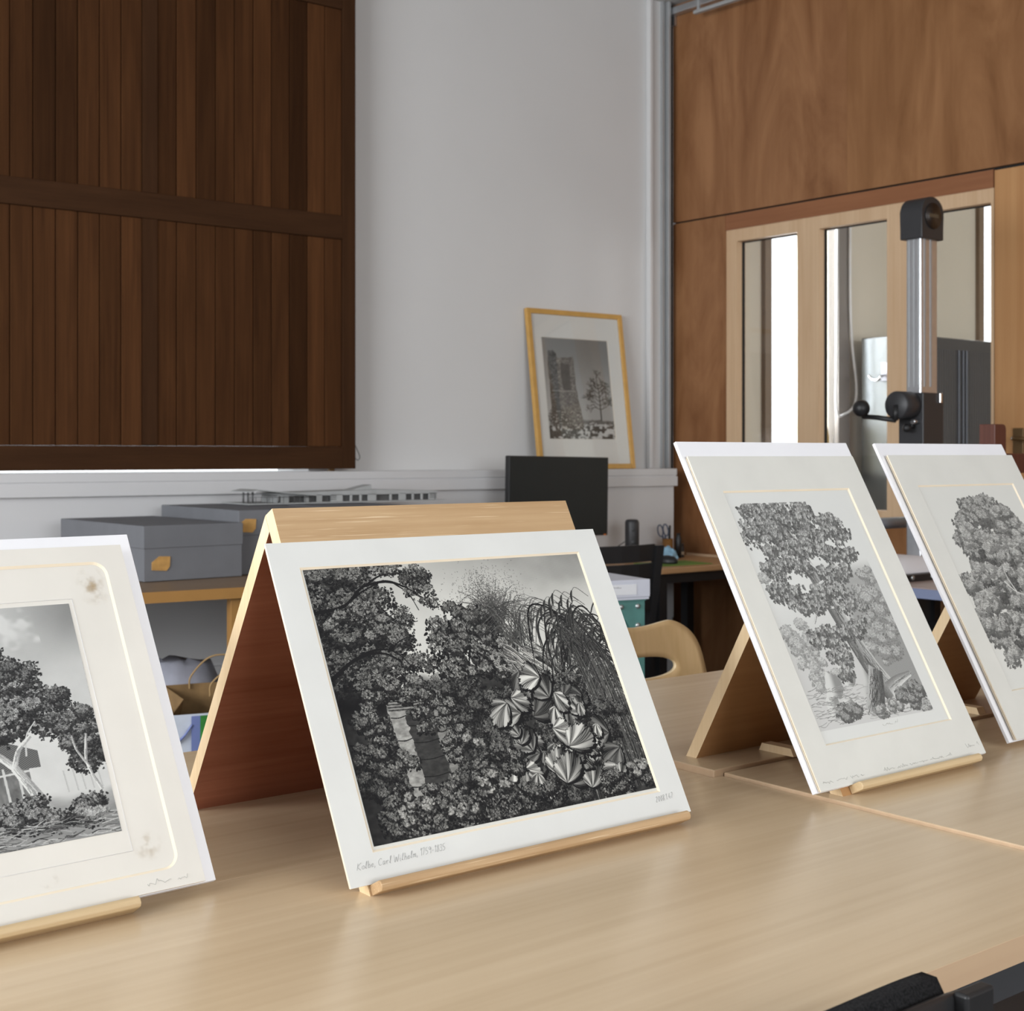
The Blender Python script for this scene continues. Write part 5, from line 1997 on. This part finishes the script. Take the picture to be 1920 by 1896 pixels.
# ------------------------------------------------------------------ things in the neighbouring room, seen through the glass
cb = thing('tambour_cabinet', (7.5, 5.0, 0), 'charcoal steel cabinet in the room behind the glass', 'cabinet')
b = B()
b.box((6.753, 4.83, 0), (8.40, 5.17, 1.93), mis=[0, 0, 0, 0, 0, 0], bev=.006)
obj('carcass', b, 'cab', cb)
b = B()
b.box((6.744, 4.845, .01), (6.7525, 5.16, 1.925), bev=.003)
obj('side_panel', b, 'cab_side', cb)
b = B()
x = 6.80
while x < 8.36:
    b.box((x, 4.8225, .05), (x + .020, 4.8295, 1.86), bev=.002)
    x += .024
obj('tambour_door', b, 'cab', cb)
b = B()
for x in (7.22, 7.265, 7.30):
    b.box((x, 4.812, .05), (x + .018, 4.8215, 1.86), bev=.003)
obj('door_edge', b, 'cab_rib', cb)
hk = thing('magnetic_hook', (6.735, 4.99, 1.70), 'small steel hook plate on the grey side of the cabinet', 'hook')
b = B()
b.box((6.733, 4.965, 1.665), (6.7435, 5.015, 1.775), bev=.003)
obj('plate', b, 'white_card', hk)
b = B()
b.tube(catmull([(6.732, 4.99, 1.70), (6.70, 4.99, 1.69), (6.69, 5.0, 1.672), (6.695, 5.045, 1.675), (6.70, 5.075, 1.70)]), .009, 8)
obj('hook_arm', b, 'chrome', hk)
b = B()
b.tube(catmull([(6.742, 4.985, 1.68), (6.739, 4.93, 1.682), (6.739, 4.87, 1.684)]), .004, 6)
obj('strap', b, 'black_plastic', hk)

b = B(BWX)
b.tube(catmull([(1.41, -.045, 3.0), (1.412, -.045, 2.2), (1.43, -.045, 1.9), (1.47, -.045, 1.65), (1.45, -.045, 1.53), (1.36, -.045, 1.475), (1.29, -.045, 1.50), (1.29, -.045, 1.9), (1.30, -.045, 3.0)]), .008, 8)
tag(obj('blind_cord', b, 'white_cord', origin=BWX @ Vector((1.35, -.10, 1.47))), 'white blind cord hanging in a loop behind the middle pane', 'cord')
b = B(BWX)
vs_ = thing('vase', BWX @ Vector((1.21, .0, 1.1205)), 'yellow vase of dry twigs on the far window sill', 'vase')
b.lathe([(0, 1.1205), (.045, 1.1205), (.055, 1.16), (.055, 1.34), (.045, 1.40), (.042, 1.415), (.036, 1.415), (.036, 1.39), (0, 1.385)], 22, xf=Matrix.Translation((1.225, .03, 0)), close=False)
obj('body', b, 'yellow_vase', vs_)
b = B(BWX)
rs = random.Random(3)
for k in range(7):
    a, c = rs.uniform(-.06, .06), rs.uniform(-.03, .03)
    b.tube(catmull([(1.225 + a * .2, .03 + c * .2, 1.39), (1.225 + a * .7, .03 + c, 1.43), (1.225 + a * 1.3, .03 + c * 1.4, 1.455 + rs.uniform(-.01, .02))]), .004, 6)
obj('twigs', b, 'twig', vs_)

for c in list(bpy.data.curves):
    if c.users == 0:
        bpy.data.curves.remove(c)
